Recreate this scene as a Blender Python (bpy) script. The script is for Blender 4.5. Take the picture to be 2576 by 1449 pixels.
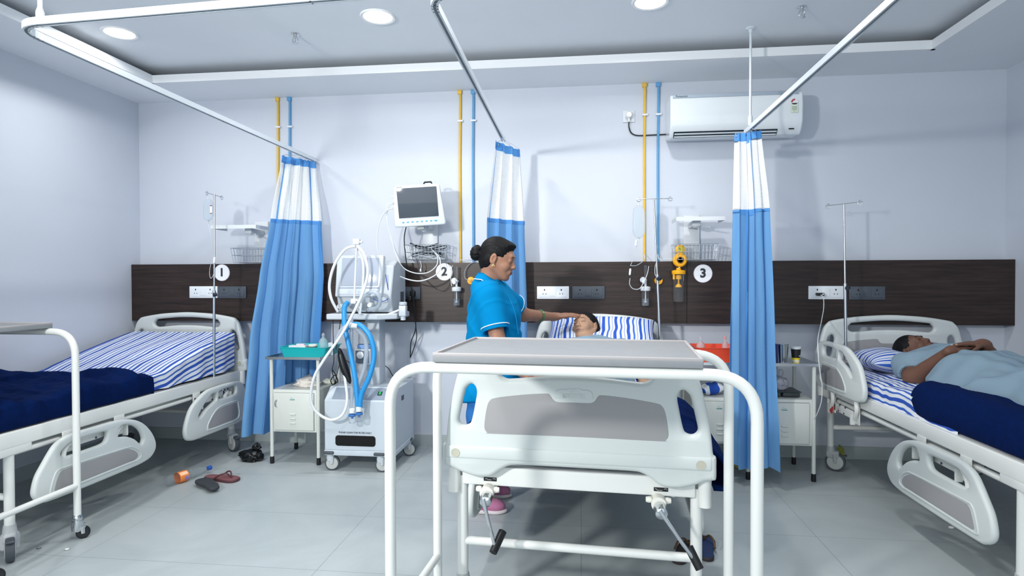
import bpy, bmesh, math, random
import numpy as np
from mathutils import Vector, Matrix, Euler

for o in list(bpy.data.objects): bpy.data.objects.remove(o)
SC = bpy.context.scene
COL = SC.collection
PI = math.pi

# ---------------------------------------------------------------- camera
FPX, HC = 1500.525, 1.3041                 # focal length in pixels of a 2576 px wide frame, eye height
YAW, PITCH, ROLL = 0.11516, -0.014876, -0.0026206
cy_, sy_ = math.cos(YAW), math.sin(YAW); cp_, sp_ = math.cos(PITCH), math.sin(PITCH)
FW = Vector((-sy_*cp_, cy_*cp_, sp_)); RI = Vector((cy_, sy_, 0)); UP = RI.cross(FW)
R2 = RI*math.cos(ROLL) + UP*math.sin(ROLL); U2 = UP*math.cos(ROLL) - RI*math.sin(ROLL)
cam = bpy.data.objects.new('camera', bpy.data.cameras.new('camera')); COL.objects.link(cam)
M3 = Matrix((R2, U2, -FW)).transposed().to_4x4(); M3.translation = (0, 0, HC)
cam.matrix_world = M3
cam.data.sensor_width = 36; cam.data.lens = FPX/2576*36
cam.data.clip_start = .05; cam.data.clip_end = 60
SC.camera = cam

# ---------------------------------------------------------------- world, exposure
SC.view_settings.view_transform = 'Standard'; SC.view_settings.look = 'None'
SC.view_settings.gamma = 1; SC.view_settings.use_curve_mapping = False
SC.view_settings.exposure = -0.13
w = bpy.data.worlds.new('world'); SC.world = w; w.use_nodes = True
w.node_tree.nodes['Background'].inputs[0].default_value = (.86, .95, 1, 1)
w.node_tree.nodes['Background'].inputs[1].default_value = 2.05

def area(name, loc, target, size, power, col=(1, 1, 1), shape='DISK', spread=180):
    l = bpy.data.lights.new(name, 'AREA'); l.shape = shape; l.size = size; l.energy = power; l.color = col
    l.spread = math.radians(spread)
    o = bpy.data.objects.new(name, l); COL.objects.link(o); o.location = loc
    o.rotation_euler = (Vector(target)-Vector(loc)).to_track_quat('-Z', 'Y').to_euler()
    return o
# the ward's bright lamp that stands behind the camera to the left (its shadows lie on the back wall)
area('standing_lamp_light', (-2.25, -.33, 2.12), (-.2, 4.5, 1.2), .27, 40, (1, .985, .95), spread=96)
DOWN = [(-2.9, 3.49), (-1.2, 3.46), (.39, 3.46), (-1.2, 1.6), (.39, 1.6), (-1.2, -.4), (.39, -.4)]
LAMPZ = 2.87

# ---------------------------------------------------------------- helpers
rnd = random.Random(7)
def ray(x, y): return FW + R2*((x-1288)/FPX) + U2*((724.5-y)/FPX)
def aty(x, y, Y): d = ray(x, y); return Vector((0, 0, HC)) + d*(Y/d.y)
def atx(x, y, X): d = ray(x, y); return Vector((0, 0, HC)) + d*(X/d.x)
def atz(x, y, Z): d = ray(x, y); return Vector((0, 0, HC)) + d*((Z-HC)/d.z)

def srgb(c):
    if isinstance(c, str):
        c = tuple(int(c[i:i+2], 16)/255 for i in (0, 2, 4))
    return tuple((v/12.92 if v <= .04045 else ((v+.055)/1.055)**2.4) for v in c)

MATS = {}
def mat(name, col='cccccc', rough=.5, metal=0, bump=0, bscale=200, spec=.5, trans=0, ior=1.45, alpha=1, emit=0, noise=0, nscale=8, coat=0, sheen=0, sss=0):
    if name in MATS: return MATS[name]
    m = bpy.data.materials.new(name); m.use_nodes = True
    nt = m.node_tree; b = nt.nodes['Principled BSDF']
    c = srgb(col)
    b.inputs['Base Color'].default_value = (*c, 1)
    b.inputs['Roughness'].default_value = rough; b.inputs['Metallic'].default_value = metal
    b.inputs['Specular IOR Level'].default_value = spec
    b.inputs['Transmission Weight'].default_value = trans; b.inputs['IOR'].default_value = ior
    b.inputs['Alpha'].default_value = alpha; b.inputs['Coat Weight'].default_value = coat
    b.inputs['Sheen Weight'].default_value = sheen
    if sss: b.inputs['Subsurface Weight'].default_value = sss; b.inputs['Subsurface Radius'].default_value = (.01, .004, .002)
    if emit:
        b.inputs['Emission Color'].default_value = (*c, 1); b.inputs['Emission Strength'].default_value = emit
    tc = nt.nodes.new('ShaderNodeTexCoord')
    if bump:
        n = nt.nodes.new('ShaderNodeTexNoise'); n.inputs['Scale'].default_value = bscale; n.inputs['Detail'].default_value = 3
        bp = nt.nodes.new('ShaderNodeBump'); bp.inputs['Strength'].default_value = bump; bp.inputs['Distance'].default_value = .002
        nt.links.new(tc.outputs['Object'], n.inputs['Vector']); nt.links.new(n.outputs['Fac'], bp.inputs['Height'])
        nt.links.new(bp.outputs['Normal'], b.inputs['Normal'])
    if noise:
        n = nt.nodes.new('ShaderNodeTexNoise'); n.inputs['Scale'].default_value = nscale; n.inputs['Detail'].default_value = 4
        r = nt.nodes.new('ShaderNodeValToRGB')
        r.color_ramp.elements[0].color = (*[v*(1-noise) for v in c], 1); r.color_ramp.elements[0].position = .3
        r.color_ramp.elements[1].color = (*[min(1, v*(1+noise)) for v in c], 1); r.color_ramp.elements[1].position = .7
        nt.links.new(tc.outputs['Object'], n.inputs['Vector']); nt.links.new(n.outputs['Fac'], r.inputs['Fac'])
        nt.links.new(r.outputs['Color'], b.inputs['Base Color'])
    MATS[name] = m
    return m

def link(o, parent=None, inv=None):
    COL.objects.link(o)
    if parent is not None:
        o.parent = parent
        if inv is not None: o.matrix_parent_inverse = inv
    return o

def thing(name, label, cat, loc=(0, 0, 0), rotz=0, group=None):
    o = bpy.data.objects.new(name, None); COL.objects.link(o); o.empty_display_size = .05
    o.location = loc; o.rotation_euler = (0, 0, rotz)
    o['label'] = label; o['category'] = cat
    if group: o['group'] = group
    return o
def tag(o, label, cat, group=None, kind=None):
    o['label'] = label; o['category'] = cat
    if group: o['group'] = group
    if kind: o['kind'] = kind
    return o
def winv(o):   # geometry given in world coordinates for a part of root o
    return (Matrix.Translation(o.location) @ Matrix.Rotation(o.rotation_euler[2], 4, 'Z')).inverted()

class MB:
    """collects solids, then links them as one mesh object"""
    def __init__(s): s.v = []; s.f = []; s.mi = []; s.cur = 0
    def add(s, vs, fs):
        b = len(s.v); s.v += [tuple(v) for v in vs]; s.f += [tuple(i+b for i in f) for f in fs]; s.mi += [s.cur]*len(fs); return s
    def box(s, c, d, rot=None, bev=0):
        hx, hy, hz = d[0]/2, d[1]/2, d[2]/2
        R = rot if rot is not None else Matrix.Identity(3)
        if bev and min(hx, hy, hz) > bev:
            bm = bmesh.new(); bmesh.ops.create_cube(bm, size=1)
            for v in bm.verts: v.co = Vector((v.co.x*d[0], v.co.y*d[1], v.co.z*d[2]))
            bmesh.ops.bevel(bm, geom=bm.edges[:], offset=bev, segments=3, affect='EDGES', profile=.5)
            bm.verts.index_update()
            vs = [Vector(c)+R@v.co for v in bm.verts]; fs = [[v.index for v in f.verts] for f in bm.faces]; bm.free()
            return s.add(vs, fs)
        vs = [Vector(c)+R@Vector((x*hx, y*hy, z*hz)) for z in (-1, 1) for y in (-1, 1) for x in (-1, 1)]
        return s.add(vs, [(0, 2, 3, 1), (4, 5, 7, 6), (0, 1, 5, 4), (2, 6, 7, 3), (0, 4, 6, 2), (1, 3, 7, 5)])
    def cyl(s, a, b, r, r2=None, n=16, cap=True):
        a, b = Vector(a), Vector(b); r2 = r if r2 is None else r2
        z = (b-a).normalized(); x = z.orthogonal().normalized(); y = z.cross(x)
        vs = []
        for p, rr in ((a, r), (b, r2)):
            for i in range(n):
                t = 2*PI*i/n; vs.append(p+(x*math.cos(t)+y*math.sin(t))*rr)
        fs = [(i, (i+1) % n, n+(i+1) % n, n+i) for i in range(n)]
        if cap: fs += [tuple(range(n-1, -1, -1)), tuple(range(n, 2*n))]
        return s.add(vs, fs)
    def tube(s, pts, r, n=8, closed=False, rads=None):
        pts = [Vector(p) for p in pts]; m = len(pts)
        if m < 2: return s
        t0 = (pts[1]-pts[0]).normalized(); x = t0.orthogonal().normalized(); vs = []
        for i, p in enumerate(pts):
            if closed: t = (pts[(i+1) % m]-pts[i-1]).normalized()
            else: t = (pts[min(i+1, m-1)]-pts[max(i-1, 0)])
            t = t.normalized() if t.length > 1e-9 else t0
            x = (x-t*x.dot(t)); x = x.normalized() if x.length > 1e-6 else t.orthogonal().normalized()
            y = t.cross(x); rr = rads[i] if rads else r
            for k in range(n):
                a = 2*PI*k/n; vs.append(p+(x*math.cos(a)+y*math.sin(a))*rr)
        fs = []
        for i in range(m if closed else m-1):
            j = (i+1) % m
            for k in range(n): fs.append((i*n+k, i*n+(k+1) % n, j*n+(k+1) % n, j*n+k))
        if not closed: fs += [tuple(range(n-1, -1, -1)), tuple(range((m-1)*n, m*n))]
        return s.add(vs, fs)
    def lathe(s, prof, o=(0, 0, 0), axis=(0, 0, 1), n=24, caps=True):
        """prof: list of (radius, height) ; closed by caps when radius 0 at the ends"""
        z = Vector(axis).normalized(); x = z.orthogonal().normalized(); y = z.cross(x); O = Vector(o); vs = []
        for r, hh in prof:
            for k in range(n):
                a = 2*PI*k/n; vs.append(O+z*hh+(x*math.cos(a)+y*math.sin(a))*max(r, 1e-5))
        fs = []
        for i in range(len(prof)-1):
            for k in range(n): fs.append((i*n+k, i*n+(k+1) % n, (i+1)*n+(k+1) % n, (i+1)*n+k))
        if caps: fs += [tuple(range(n-1, -1, -1)), tuple(range((len(prof)-1)*n, len(prof)*n))]
        return s.add(vs, fs)
    def ell(s, c, r, R=None, n=16, m=10):
        R = R if R is not None else Matrix.Identity(3); vs = []; c = Vector(c)
        for j in range(m+1):
            ph = PI*j/m
            for k in range(n):
                a = 2*PI*k/n
                vs.append(c+R@Vector((r[0]*math.sin(ph)*math.cos(a), r[1]*math.sin(ph)*math.sin(a), r[2]*math.cos(ph))))
        fs = [(j*n+k, (j+1)*n+k, (j+1)*n+(k+1) % n, j*n+(k+1) % n) for j in range(m) for k in range(n)]
        return s.add(vs, fs)
    def build(s, name, m, parent=None, world=False, smooth=True, bev=0, T=None, ang=35):
        me = bpy.data.meshes.new(name)
        vs = s.v if T is None else [tuple(T @ Vector(v)) for v in s.v]
        me.from_pydata(vs, [], s.f)
        for mm in (m if isinstance(m, (list, tuple)) else [m]): me.materials.append(mm)
        if any(s.mi): me.polygons.foreach_set('material_index', s.mi)
        me.validate(); me.update()
        return fin(me, name, parent, world, smooth, bev, ang)

def fin(me, name, parent=None, world=False, smooth=True, bev=0, ang=35):
    if smooth:
        me.polygons.foreach_set('use_smooth', [True]*len(me.polygons))
        try: me.set_sharp_from_angle(angle=math.radians(ang))
        except Exception: pass
    o = bpy.data.objects.new(name, me)
    link(o, parent, winv(parent) if (world and parent is not None and parent.type == 'EMPTY') else None)
    if bev:
        b = o.modifiers.new('bevel', 'BEVEL'); b.width = bev; b.segments = 2; b.limit_method = 'ANGLE'; b.angle_limit = math.radians(40)
        b.harden_normals = False
    return o

def struct(o): o['kind'] = 'structure'; return o

def catmull(P, k=8, closed=False):
    P = [Vector(p) for p in P]; out = []; n = len(P)
    rng = range(n) if closed else range(n-1)
    for i in rng:
        if closed: a, b, c, d = P[i-1], P[i], P[(i+1) % n], P[(i+2) % n]
        else: a, b, c, d = P[max(i-1, 0)], P[i], P[i+1], P[min(i+2, n-1)]
        for j in range(k):
            t = j/k
            out.append(.5*((2*b)+(c-a)*t+(2*a-5*b+4*c-d)*t*t+(3*b-a-3*c+d)*t**3))
    if not closed: out.append(P[-1])
    return out

def rounded(P, r, k=6):
    """polyline with its inner corners rounded to radius r"""
    P = [Vector(p) for p in P]; out = [P[0]]
    for a, b, c in zip(P, P[1:], P[2:]):
        u = (a-b).normalized(); v = (c-b).normalized(); th = u.angle(v)
        d = min(r/math.tan(th/2), (a-b).length*.49, (c-b).length*.49) if th < PI-1e-3 else 0
        p0, p1 = b+u*d, b+v*d
        for j in range(k+1):
            t = j/k; out.append(p0*(1-t)**2+b*2*t*(1-t)+p1*t*t)
    out.append(P[-1]); return out

def plate(name, outer, holes, depth, bev, m, T, parent=None, world=False, smoothk=4, res=3, poly=False):
    """flat outline with holes, extruded to depth with rounded edges; T maps (u, v, w) to space"""
    cu = bpy.data.curves.new(name, 'CURVE'); cu.dimensions = '2D'; cu.fill_mode = 'BOTH'
    for ln in [outer]+list(holes):
        pts = [Vector((*p, 0)) for p in ln]
        if not poly: pts = catmull(pts, smoothk, True)
        sp = cu.splines.new('POLY'); sp.points.add(len(pts)-1)
        for q, p in zip(sp.points, pts): q.co = (p.x, p.y, 0, 1)
        sp.use_cyclic_u = True
    cu.extrude = max(depth/2-bev, 0); cu.bevel_depth = bev; cu.bevel_resolution = res; cu.offset = -bev
    tmp = bpy.data.objects.new('tmp', cu); COL.objects.link(tmp)
    dg = bpy.context.evaluated_depsgraph_get()
    me = bpy.data.meshes.new_from_object(tmp.evaluated_get(dg)); me.name = name
    bpy.data.objects.remove(tmp); bpy.data.curves.remove(cu)
    me.transform(T); me.materials.clear(); me.materials.append(m)
    bm = bmesh.new(); bm.from_mesh(me); bmesh.ops.remove_doubles(bm, verts=bm.verts, dist=1e-5)
    bmesh.ops.recalc_face_normals(bm, faces=bm.faces); bm.to_mesh(me); bm.free()
    return fin(me, name, parent, world, True, 0, 40)

def text(name, body, size, m, T, parent=None, world=False, depth=.0006, bold=0, align='CENTER'):
    cu = bpy.data.curves.new(name, 'FONT'); cu.body = body; cu.size = size; cu.align_x = align; cu.align_y = 'CENTER'
    cu.extrude = depth; cu.offset = bold
    tmp = bpy.data.objects.new('tmp', cu); COL.objects.link(tmp)
    dg = bpy.context.evaluated_depsgraph_get()
    me = bpy.data.meshes.new_from_object(tmp.evaluated_get(dg)); me.name = name
    bpy.data.objects.remove(tmp); bpy.data.curves.remove(cu)
    me.transform(T); me.materials.clear(); me.materials.append(m)
    return fin(me, name, parent, world, False)

def XZ(loc=(0, 0, 0), rz=0):   # (u,v,w) -> u along x, v up, w towards -y (faces the camera)
    return Matrix.Translation(loc) @ Matrix.Rotation(rz, 4, 'Z') @ Matrix(((1, 0, 0, 0), (0, 0, -1, 0), (0, 1, 0, 0), (0, 0, 0, 1)))
def YZ(loc=(0, 0, 0), s=1):    # u along y, v up, w along x
    return Matrix.Translation(loc) @ Matrix(((0, 0, s, 0), (1, 0, 0, 0), (0, 1, 0, 0), (0, 0, 0, 1)))

def grid(name, nu, nv, f, m, parent=None, world=False, uvf=None, thick=0, smooth=True, closed_u=False):
    vs = []; fs = []; uv = []
    for j in range(nv+1):
        for i in range(nu+1):
            u, v = i/nu, j/nv; vs.append(tuple(f(u, v))); uv.append(uvf(u, v) if uvf else (u, v))
    for j in range(nv):
        for i in range(nu):
            a = j*(nu+1)+i; fs.append((a, a+1, a+nu+2, a+nu+1))
    me = bpy.data.meshes.new(name); me.from_pydata(vs, [], fs)
    for mm in (m if isinstance(m, (list, tuple)) else [m]): me.materials.append(mm)
    l = me.uv_layers.new(name='UVMap'); vi = [0]*len(me.loops); me.loops.foreach_get('vertex_index', vi)
    l.data.foreach_set('uv', [c for i in vi for c in uv[i]])
    o = fin(me, name, parent, world, smooth, 0, 180)
    if thick:
        s = o.modifiers.new('solid', 'SOLIDIFY'); s.thickness = thick; s.offset = -1
    return o

def copy_tree(o, parent=None):
    c = o.copy(); COL.objects.link(c)
    if parent is not None: c.parent = parent
    for ch in [x for x in bpy.data.objects if x.parent == o]: copy_tree(ch, c)
    return c

def noise3(x, y, z=0.):
    from mathutils import noise
    return noise.noise(Vector((x, y, z)))

def stripe_mat(name, base, lines, per, warp=0, rough=.85, axis=0, bump=.3):
    """woven stripes across UV u ; lines = [(centre, half width, colour)] inside one period"""
    if name in MATS: return MATS[name]
    m = bpy.data.materials.new(name); m.use_nodes = True; nt = m.node_tree; N = nt.nodes; L = nt.links
    b = N['Principled BSDF']; b.inputs['Roughness'].default_value = rough; b.inputs['Sheen Weight'].default_value = .0
    uv = N.new('ShaderNodeUVMap'); sx = N.new('ShaderNodeSeparateXYZ'); L.new(uv.outputs[0], sx.inputs[0])
    md = N.new('ShaderNodeMath'); md.operation = 'DIVIDE'; L.new(sx.outputs[axis], md.inputs[0]); md.inputs[1].default_value = per
    fr = N.new('ShaderNodeMath'); fr.operation = 'FRACT'; L.new(md.outputs[0], fr.inputs[0])
    cr = N.new('ShaderNodeValToRGB'); cr.color_ramp.interpolation = 'CONSTANT'
    e = cr.color_ramp.elements; e[0].position = 0; e[0].color = (*srgb(base), 1); e.remove(e[1])
    for c, hw, col in lines:
        a = e.new(c-hw); a.color = (*srgb(col), 1); a = e.new(c+hw); a.color = (*srgb(base), 1)
    L.new(fr.outputs[0], cr.inputs['Fac']); L.new(cr.outputs[0], b.inputs['Base Color'])
    tc = N.new('ShaderNodeTexCoord'); n = N.new('ShaderNodeTexNoise'); n.inputs['Scale'].default_value = 600
    bp = N.new('ShaderNodeBump'); bp.inputs['Strength'].default_value = bump; bp.inputs['Distance'].default_value = .001
    L.new(tc.outputs['Object'], n.inputs['Vector']); L.new(n.outputs['Fac'], bp.inputs['Height']); L.new(bp.outputs['Normal'], b.inputs['Normal'])
    MATS[name] = m; return m

# shared materials
ABS = mat('abs_plastic', 'ced4d3', .38, bump=.08, bscale=60)
STEEL = mat('powder_coated_steel', 'e0e2df', .3, coat=.3)
LOCK = mat('locker_paint', 'd2d6d1', .35)
GREYP = mat('grey_laminate', '8a8d91', .6, bump=.15, bscale=400, noise=.03, nscale=30)
CHROME = mat('chrome', 'd0d3d6', .14, 1)
BRUSH = mat('stainless_steel', 'c3c8cb', .28, 1)
DARKRUB = mat('dark_rubber', '23272b', .6)
BLACK = mat('black_plastic', '15171a', .4)
GREYRUB = mat('grey_rubber', '4a5058', .6)
WHITEP = mat('white_plastic', 'd9dee2', .35)
GREYW = mat('grey_wheel', 'b9bcba', .5)
# ================================================================ the room
XL, XR, YB, ZC = -3.616, 2.948, 4.5465, 2.757
YF = -3.0

def wall_mat(name, col, sc=3):
    return mat(name, col, .55, bump=.12, bscale=120, noise=.012, nscale=sc)
WALL = wall_mat('wall_paint', 'cbd1dc'); CEIL = wall_mat('ceiling_paint', 'ecf0f5')

def floor_mat():
    m = bpy.data.materials.new('floor_tiles'); m.use_nodes = True; nt = m.node_tree; N = nt.nodes; L = nt.links
    b = N['Principled BSDF']; b.inputs['Roughness'].default_value = .42
    tc = N.new('ShaderNodeTexCoord'); mp = N.new('ShaderNodeMapping'); L.new(tc.outputs['Object'], mp.inputs[0])
    mp.inputs['Location'].default_value = (10*1.18, -3.15+.61*20, 0)
    br = N.new('ShaderNodeTexBrick'); br.offset = 0; br.inputs['Scale'].default_value = 1
    br.inputs['Brick Width'].default_value = 1.18; br.inputs['Row Height'].default_value = .61
    br.inputs['Mortar Size'].default_value = .0016; br.inputs['Mortar Smooth'].default_value = .3
    L.new(mp.outputs[0], br.inputs['Vector'])
    n1 = N.new('ShaderNodeTexNoise'); n1.inputs['Scale'].default_value = 1.6; n1.inputs['Detail'].default_value = 7; n1.inputs['Roughness'].default_value = .6; n1.inputs['Distortion'].default_value = .6
    L.new(tc.outputs['Object'], n1.inputs['Vector'])
    cr = N.new('ShaderNodeValToRGB'); e = cr.color_ramp.elements
    e[0].position = .3; e[0].color = (*srgb('a0a9ab'), 1); e[1].position = .72; e[1].color = (*srgb('b4bcbe'), 1)
    L.new(n1.outputs['Fac'], cr.inputs[0])
    mx = N.new('ShaderNodeMixRGB'); mx.inputs[2].default_value = (*srgb('7f898c'), 1)
    L.new(br.outputs['Fac'], mx.inputs[0]); L.new(cr.outputs[0], mx.inputs[1]); L.new(mx.outputs[0], b.inputs['Base Color'])
    return m

def slab(name, c, d, m, bev=0):
    return struct(MB().box(c, d).build(name, m, smooth=False))
slab('floor', ((XL+XR)/2, (YF+YB)/2, -.05), (XR-XL+.2, YB-YF+.2, .1), floor_mat())
slab('wall_back', ((XL+XR)/2, YB+.05, 1.5), (XR-XL+.2, .1, 3.1), WALL)
slab('wall_left', (XL-.05, (YF+YB)/2, 1.5), (.1, YB-YF, 3.1), WALL)
slab('wall_right', (XR+.05, (YF+YB)/2, 1.5), (.1, YB-YF, 3.1), WALL)
# ceiling: dropped border with a lip round a raised tray
TX0, TX1, TY0, TY1 = -3.147, 2.225, -1.6, 4.097
c = MB()
c.box(((XL+TX0)/2, (YF+YB)/2, ZC+.03), (TX0-XL, YB-YF, .06)).box(((XR+TX1)/2, (YF+YB)/2, ZC+.03), (XR-TX1, YB-YF, .06))
c.box(((TX0+TX1)/2, (TY1+YB)/2, ZC+.03), (TX1-TX0, YB-TY1, .06)).box(((TX0+TX1)/2, (TY0+YF)/2, ZC+.03), (TX1-TX0, TY0-YF, .06))
c.box(((XL+XR)/2, (YF+YB)/2, 2.92), (XR-XL, YB-YF, .1))
struct(c.build('ceiling', CEIL, smooth=False))
t = MB(); lw = .025
for a, b in (((TX0, TY1), (TX1, TY1)), ((TX0, TY0), (TX1, TY0)), ((TX0, TY0), (TX0, TY1)), ((TX1, TY0), (TX1, TY1))):
    cx, cyy = (a[0]+b[0])/2, (a[1]+b[1])/2; dx, dy = abs(a[0]-b[0])+lw, abs(a[1]-b[1])+lw
    t.box((cx, cyy, ZC+.0275), (dx, dy, .057))
struct(t.build('trim_1', mat('lip_paint', 'eef1f4', .5), smooth=False))
# skirting
SK = mat('skirting_tile', 'a9b3b4', .5, noise=.05, nscale=6)
struct(MB().box(((XL+XR)/2, YB-.006, .045), (XR-XL, .012, .09)).build('baseboard_back', SK, smooth=False))
struct(MB().box((XL+.006, (YF+YB)/2, .045), (.012, YB-YF-.03, .09)).build('baseboard_left', SK, smooth=False))
struct(MB().box((XR-.006, (YF+YB)/2, .045), (.012, YB-YF-.03, .09)).build('baseboard_right', SK, smooth=False))

# dark wood panel behind the beds
def wood_mat():
    m = bpy.data.materials.new('dark_walnut_laminate'); m.use_nodes = True; nt = m.node_tree; N = nt.nodes; L = nt.links
    b = N['Principled BSDF']; b.inputs['Roughness'].default_value = .4; b.inputs['Specular IOR Level'].default_value = .35
    tc = N.new('ShaderNodeTexCoord'); mp = N.new('ShaderNodeMapping'); L.new(tc.outputs['Object'], mp.inputs[0])
    mp.inputs['Scale'].default_value = (1.2, 1, 26)
    n = N.new('ShaderNodeTexNoise'); n.inputs['Scale'].default_value = 2.2; n.inputs['Detail'].default_value = 8; n.inputs['Roughness'].default_value = .65
    L.new(mp.outputs[0], n.inputs['Vector'])
    mp2 = N.new('ShaderNodeMapping'); L.new(tc.outputs['Object'], mp2.inputs[0]); mp2.inputs['Scale'].default_value = (7, 1, 260)
    n2 = N.new('ShaderNodeTexNoise'); n2.inputs['Scale'].default_value = 1.5; n2.inputs['Detail'].default_value = 4; L.new(mp2.outputs[0], n2.inputs['Vector'])
    ad = N.new('ShaderNodeMath'); ad.operation = 'ADD'; L.new(n.outputs['Fac'], ad.inputs[0])
    ml = N.new('ShaderNodeMath'); ml.operation = 'MULTIPLY'; ml.inputs[1].default_value = .35; L.new(n2.outputs['Fac'], ml.inputs[0]); L.new(ml.outputs[0], ad.inputs[1])
    cr = N.new('ShaderNodeValToRGB'); e = cr.color_ramp.elements
    e[0].position = .5; e[0].color = (*srgb('1d1614'), 1); e[1].position = .85; e[1].color = (*srgb('3a2c28'), 1)
    L.new(ad.outputs[0], cr.inputs[0]); L.new(cr.outputs[0], b.inputs['Base Color'])
    return m
WOOD = wood_mat()
PY = YB-.105; PZ0, PZ1 = .978, 1.43
wp = thing('wall_panel', 'long dark brown wood-grain panel fixed along the back wall behind all beds', 'wall panel', ((XL+XR)/2, YB, PZ0))
seams = [XL+.002, -1.84, .763, XR-.002]
for a, b in zip(seams, seams[1:]):
    MB().box(((a+b)/2, YB-.0535, (PZ0+PZ1)/2), (b-a-.003, .103, PZ1-PZ0)).build('panel_board', WOOD, wp, world=True, smooth=False)

# numbered discs
DISC = mat('sign_white', 'eef0f4', .4); DISCR = mat('sign_rim', 'b9b4bf', .4); INK = mat('sign_ink', '2c3038', .5)
for n, (x, z) in {'1': (-2.83, 1.361), '2': (-1.03, 1.361), '3': (.875, 1.341)}.items():
    o = thing('number_sign', f'round white sign with a dark number {n} on the brown wall panel', 'sign', (x, PY, z), 0, 'bed number signs')
    MB().cyl((0, -.004, 0), (0, 0, 0), .0665, n=40).build('rim', DISCR, o)
    MB().cyl((0, -.006, 0), (0, -.0041, 0), .0635, n=40).build('disc', DISC, o)
    text('numeral', n, .088, INK, XZ((0, -.0068, 0)), o, bold=.0035)

# sockets -------------------------------------------------------
def socket_plate(x, z, dark, label, plug=None):
    base = mat('socket_grey' if dark else 'socket_white', '4b525c' if dark else 'e6ebef', .35)
    o = thing('socket_plate', label, 'socket', (x, PY, z), 0, ('grey' if dark else 'white')+' double sockets on the wall panel')
    MB().box((0, -.006, 0), (.238, .012, .094), bev=.004).build('plate', base, o)
    MB().box((0, -.0135, 0), (.21, .004, .068), bev=.0015).build('module_frame', base, o)
    MB().box((0, -.0165, 0), (.045, .004, .052), bev=.0015).build('switch', base, o)
    hole = mat('socket_hole', '0c0d10', .8)
    for s in (-1, 1):
        h_ = MB()
        for dx, dz, r in ((0, .018, .0042), (-.0105, -.009, .0034), (.0105, -.009, .0034)):
            h_.cyl((s*.062+dx, -.0162, dz), (s*.062+dx, -.0145, dz), r, n=12)
        h_.cyl((s*.062, -.0162, .023), (s*.062, -.0145, .023), .0042, n=12)
        h_.build('outlet', hole, o)
    return o
socket_plate(-2.985, 1.207, False, 'white double socket plate left of sign 1')
socket_plate(-2.744, 1.206, True, 'grey double socket plate below sign 1, beside the blue curtain')
socket_plate(-1.335, 1.20, True, 'grey double socket plate left of sign 2, with black cables plugged in')
socket_plate(-.207, 1.203, False, 'white double socket plate between the nurse and the middle bed')
socket_plate(.054, 1.203, True, 'grey double socket plate above the middle bed')
socket_plate(1.718, 1.203, False, 'white double socket plate with a charger plugged in, above the right bed')
socket_plate(1.99, 1.20, True, 'grey double socket plate behind the right drip pole')

# gas pipes ----------------------------------------------------
YEL = mat('yellow_pipe', 'e2b84a', .4, noise=.05, nscale=15); BLU = mat('blue_pipe', '5f9fcf', .4, noise=.05, nscale=15)
CLIP = mat('clip_white', 'e8eaf0', .4)
where = {0: 'left blue curtain', 1: 'middle blue curtain', 2: 'air conditioner'}
for i, (xy, xb) in enumerate([(-2.404, -2.305), (-.925, -.822), (.47, .569)]):
    for x, m_, cn in ((xy, YEL, 'yellow'), (xb, BLU, 'blue')):
        o = thing('gas_pipe', f'thin {cn} gas pipe running down the wall by the {where[i]}', 'pipe', (x, YB, PZ1), 0, f'{cn} gas pipes on the back wall')
        MB().tube([(x, YB-.012, ZC+.01), (x+.004, YB-.012, 2.7), (x-.002, YB-.012, 2.2), (x, YB-.012, PZ1-.0)], .0095, 10).build('pipe', m_, o, world=True)
        MB().box((x+.004, YB-.012, 2.522), (.042, .022, .014), bev=.003).build('pipe_clip', CLIP, o, world=True)
        MB().box((x, YB-.012, ZC-.015), (.032, .024, .03), bev=.003).build('pipe_collar', m_, o, world=True)

# ceiling downlights --------------------------------------------
GLOW = mat('lamp_diffuser', 'ffffff', .5, emit=9); RING = mat('lamp_ring', 'f2f4f6', .4)
for i, (x, y) in enumerate(DOWN):
    vis = i < 3
    lab = ['round glowing ceiling downlight above the left bed', 'round glowing ceiling downlight above the ventilator', 'round glowing ceiling downlight above the middle bed, cut by the top of the photo'][i] if vis else 'round ceiling downlight behind the camera view'
    o = thing('ceiling_light', lab, 'ceiling light', (x, y, LAMPZ), 0, 'ceiling downlights' if vis else 'ceiling downlights outside the picture')
    MB().lathe([(.082, -.004), (.1, -.008), (.105, 0), (.082, 0)], n=40).build('ring', RING, o)
    MB().cyl((0, 0, -.006), (0, 0, -.001), .084, n=40).build('diffuser', GLOW, o)
    area('downlight', (x, y, LAMPZ-.012), (x, y, 0), .16, (11 if x < -2 else 15) if vis else (7 if x < -2 else 17), (1, .985, .95), spread=165)

# sprinklers ----------------------------------------------------
for x, y, lab in ((-1.806, 3.639, 'small chrome sprinkler head between the two left ceiling lights'), (1.266, 3.633, 'small chrome sprinkler head on the ceiling at upper right')):
    o = thing('sprinkler', lab, 'sprinkler', (x, y, LAMPZ), 0, 'ceiling sprinklers')
    MB().lathe([(.026, 0), (.026, -.004), (.012, -.006), (.012, -.03)], n=20).build('escutcheon', CHROME, o)
    f_ = MB()
    f_.tube(catmull([(-.011, 0, -.026), (-.018, 0, -.04), (-.008, 0, -.056), (0, 0, -.06)]), .0028).tube(catmull([(.011, 0, -.026), (.018, 0, -.04), (.008, 0, -.056), (0, 0, -.06)]), .0028)
    f_.cyl((0, 0, -.03), (0, 0, -.058), .003).lathe([(.02, -.062), (.02, -.059), (.002, -.058)], n=16)
    f_.build('deflector', CHROME, o)

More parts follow.
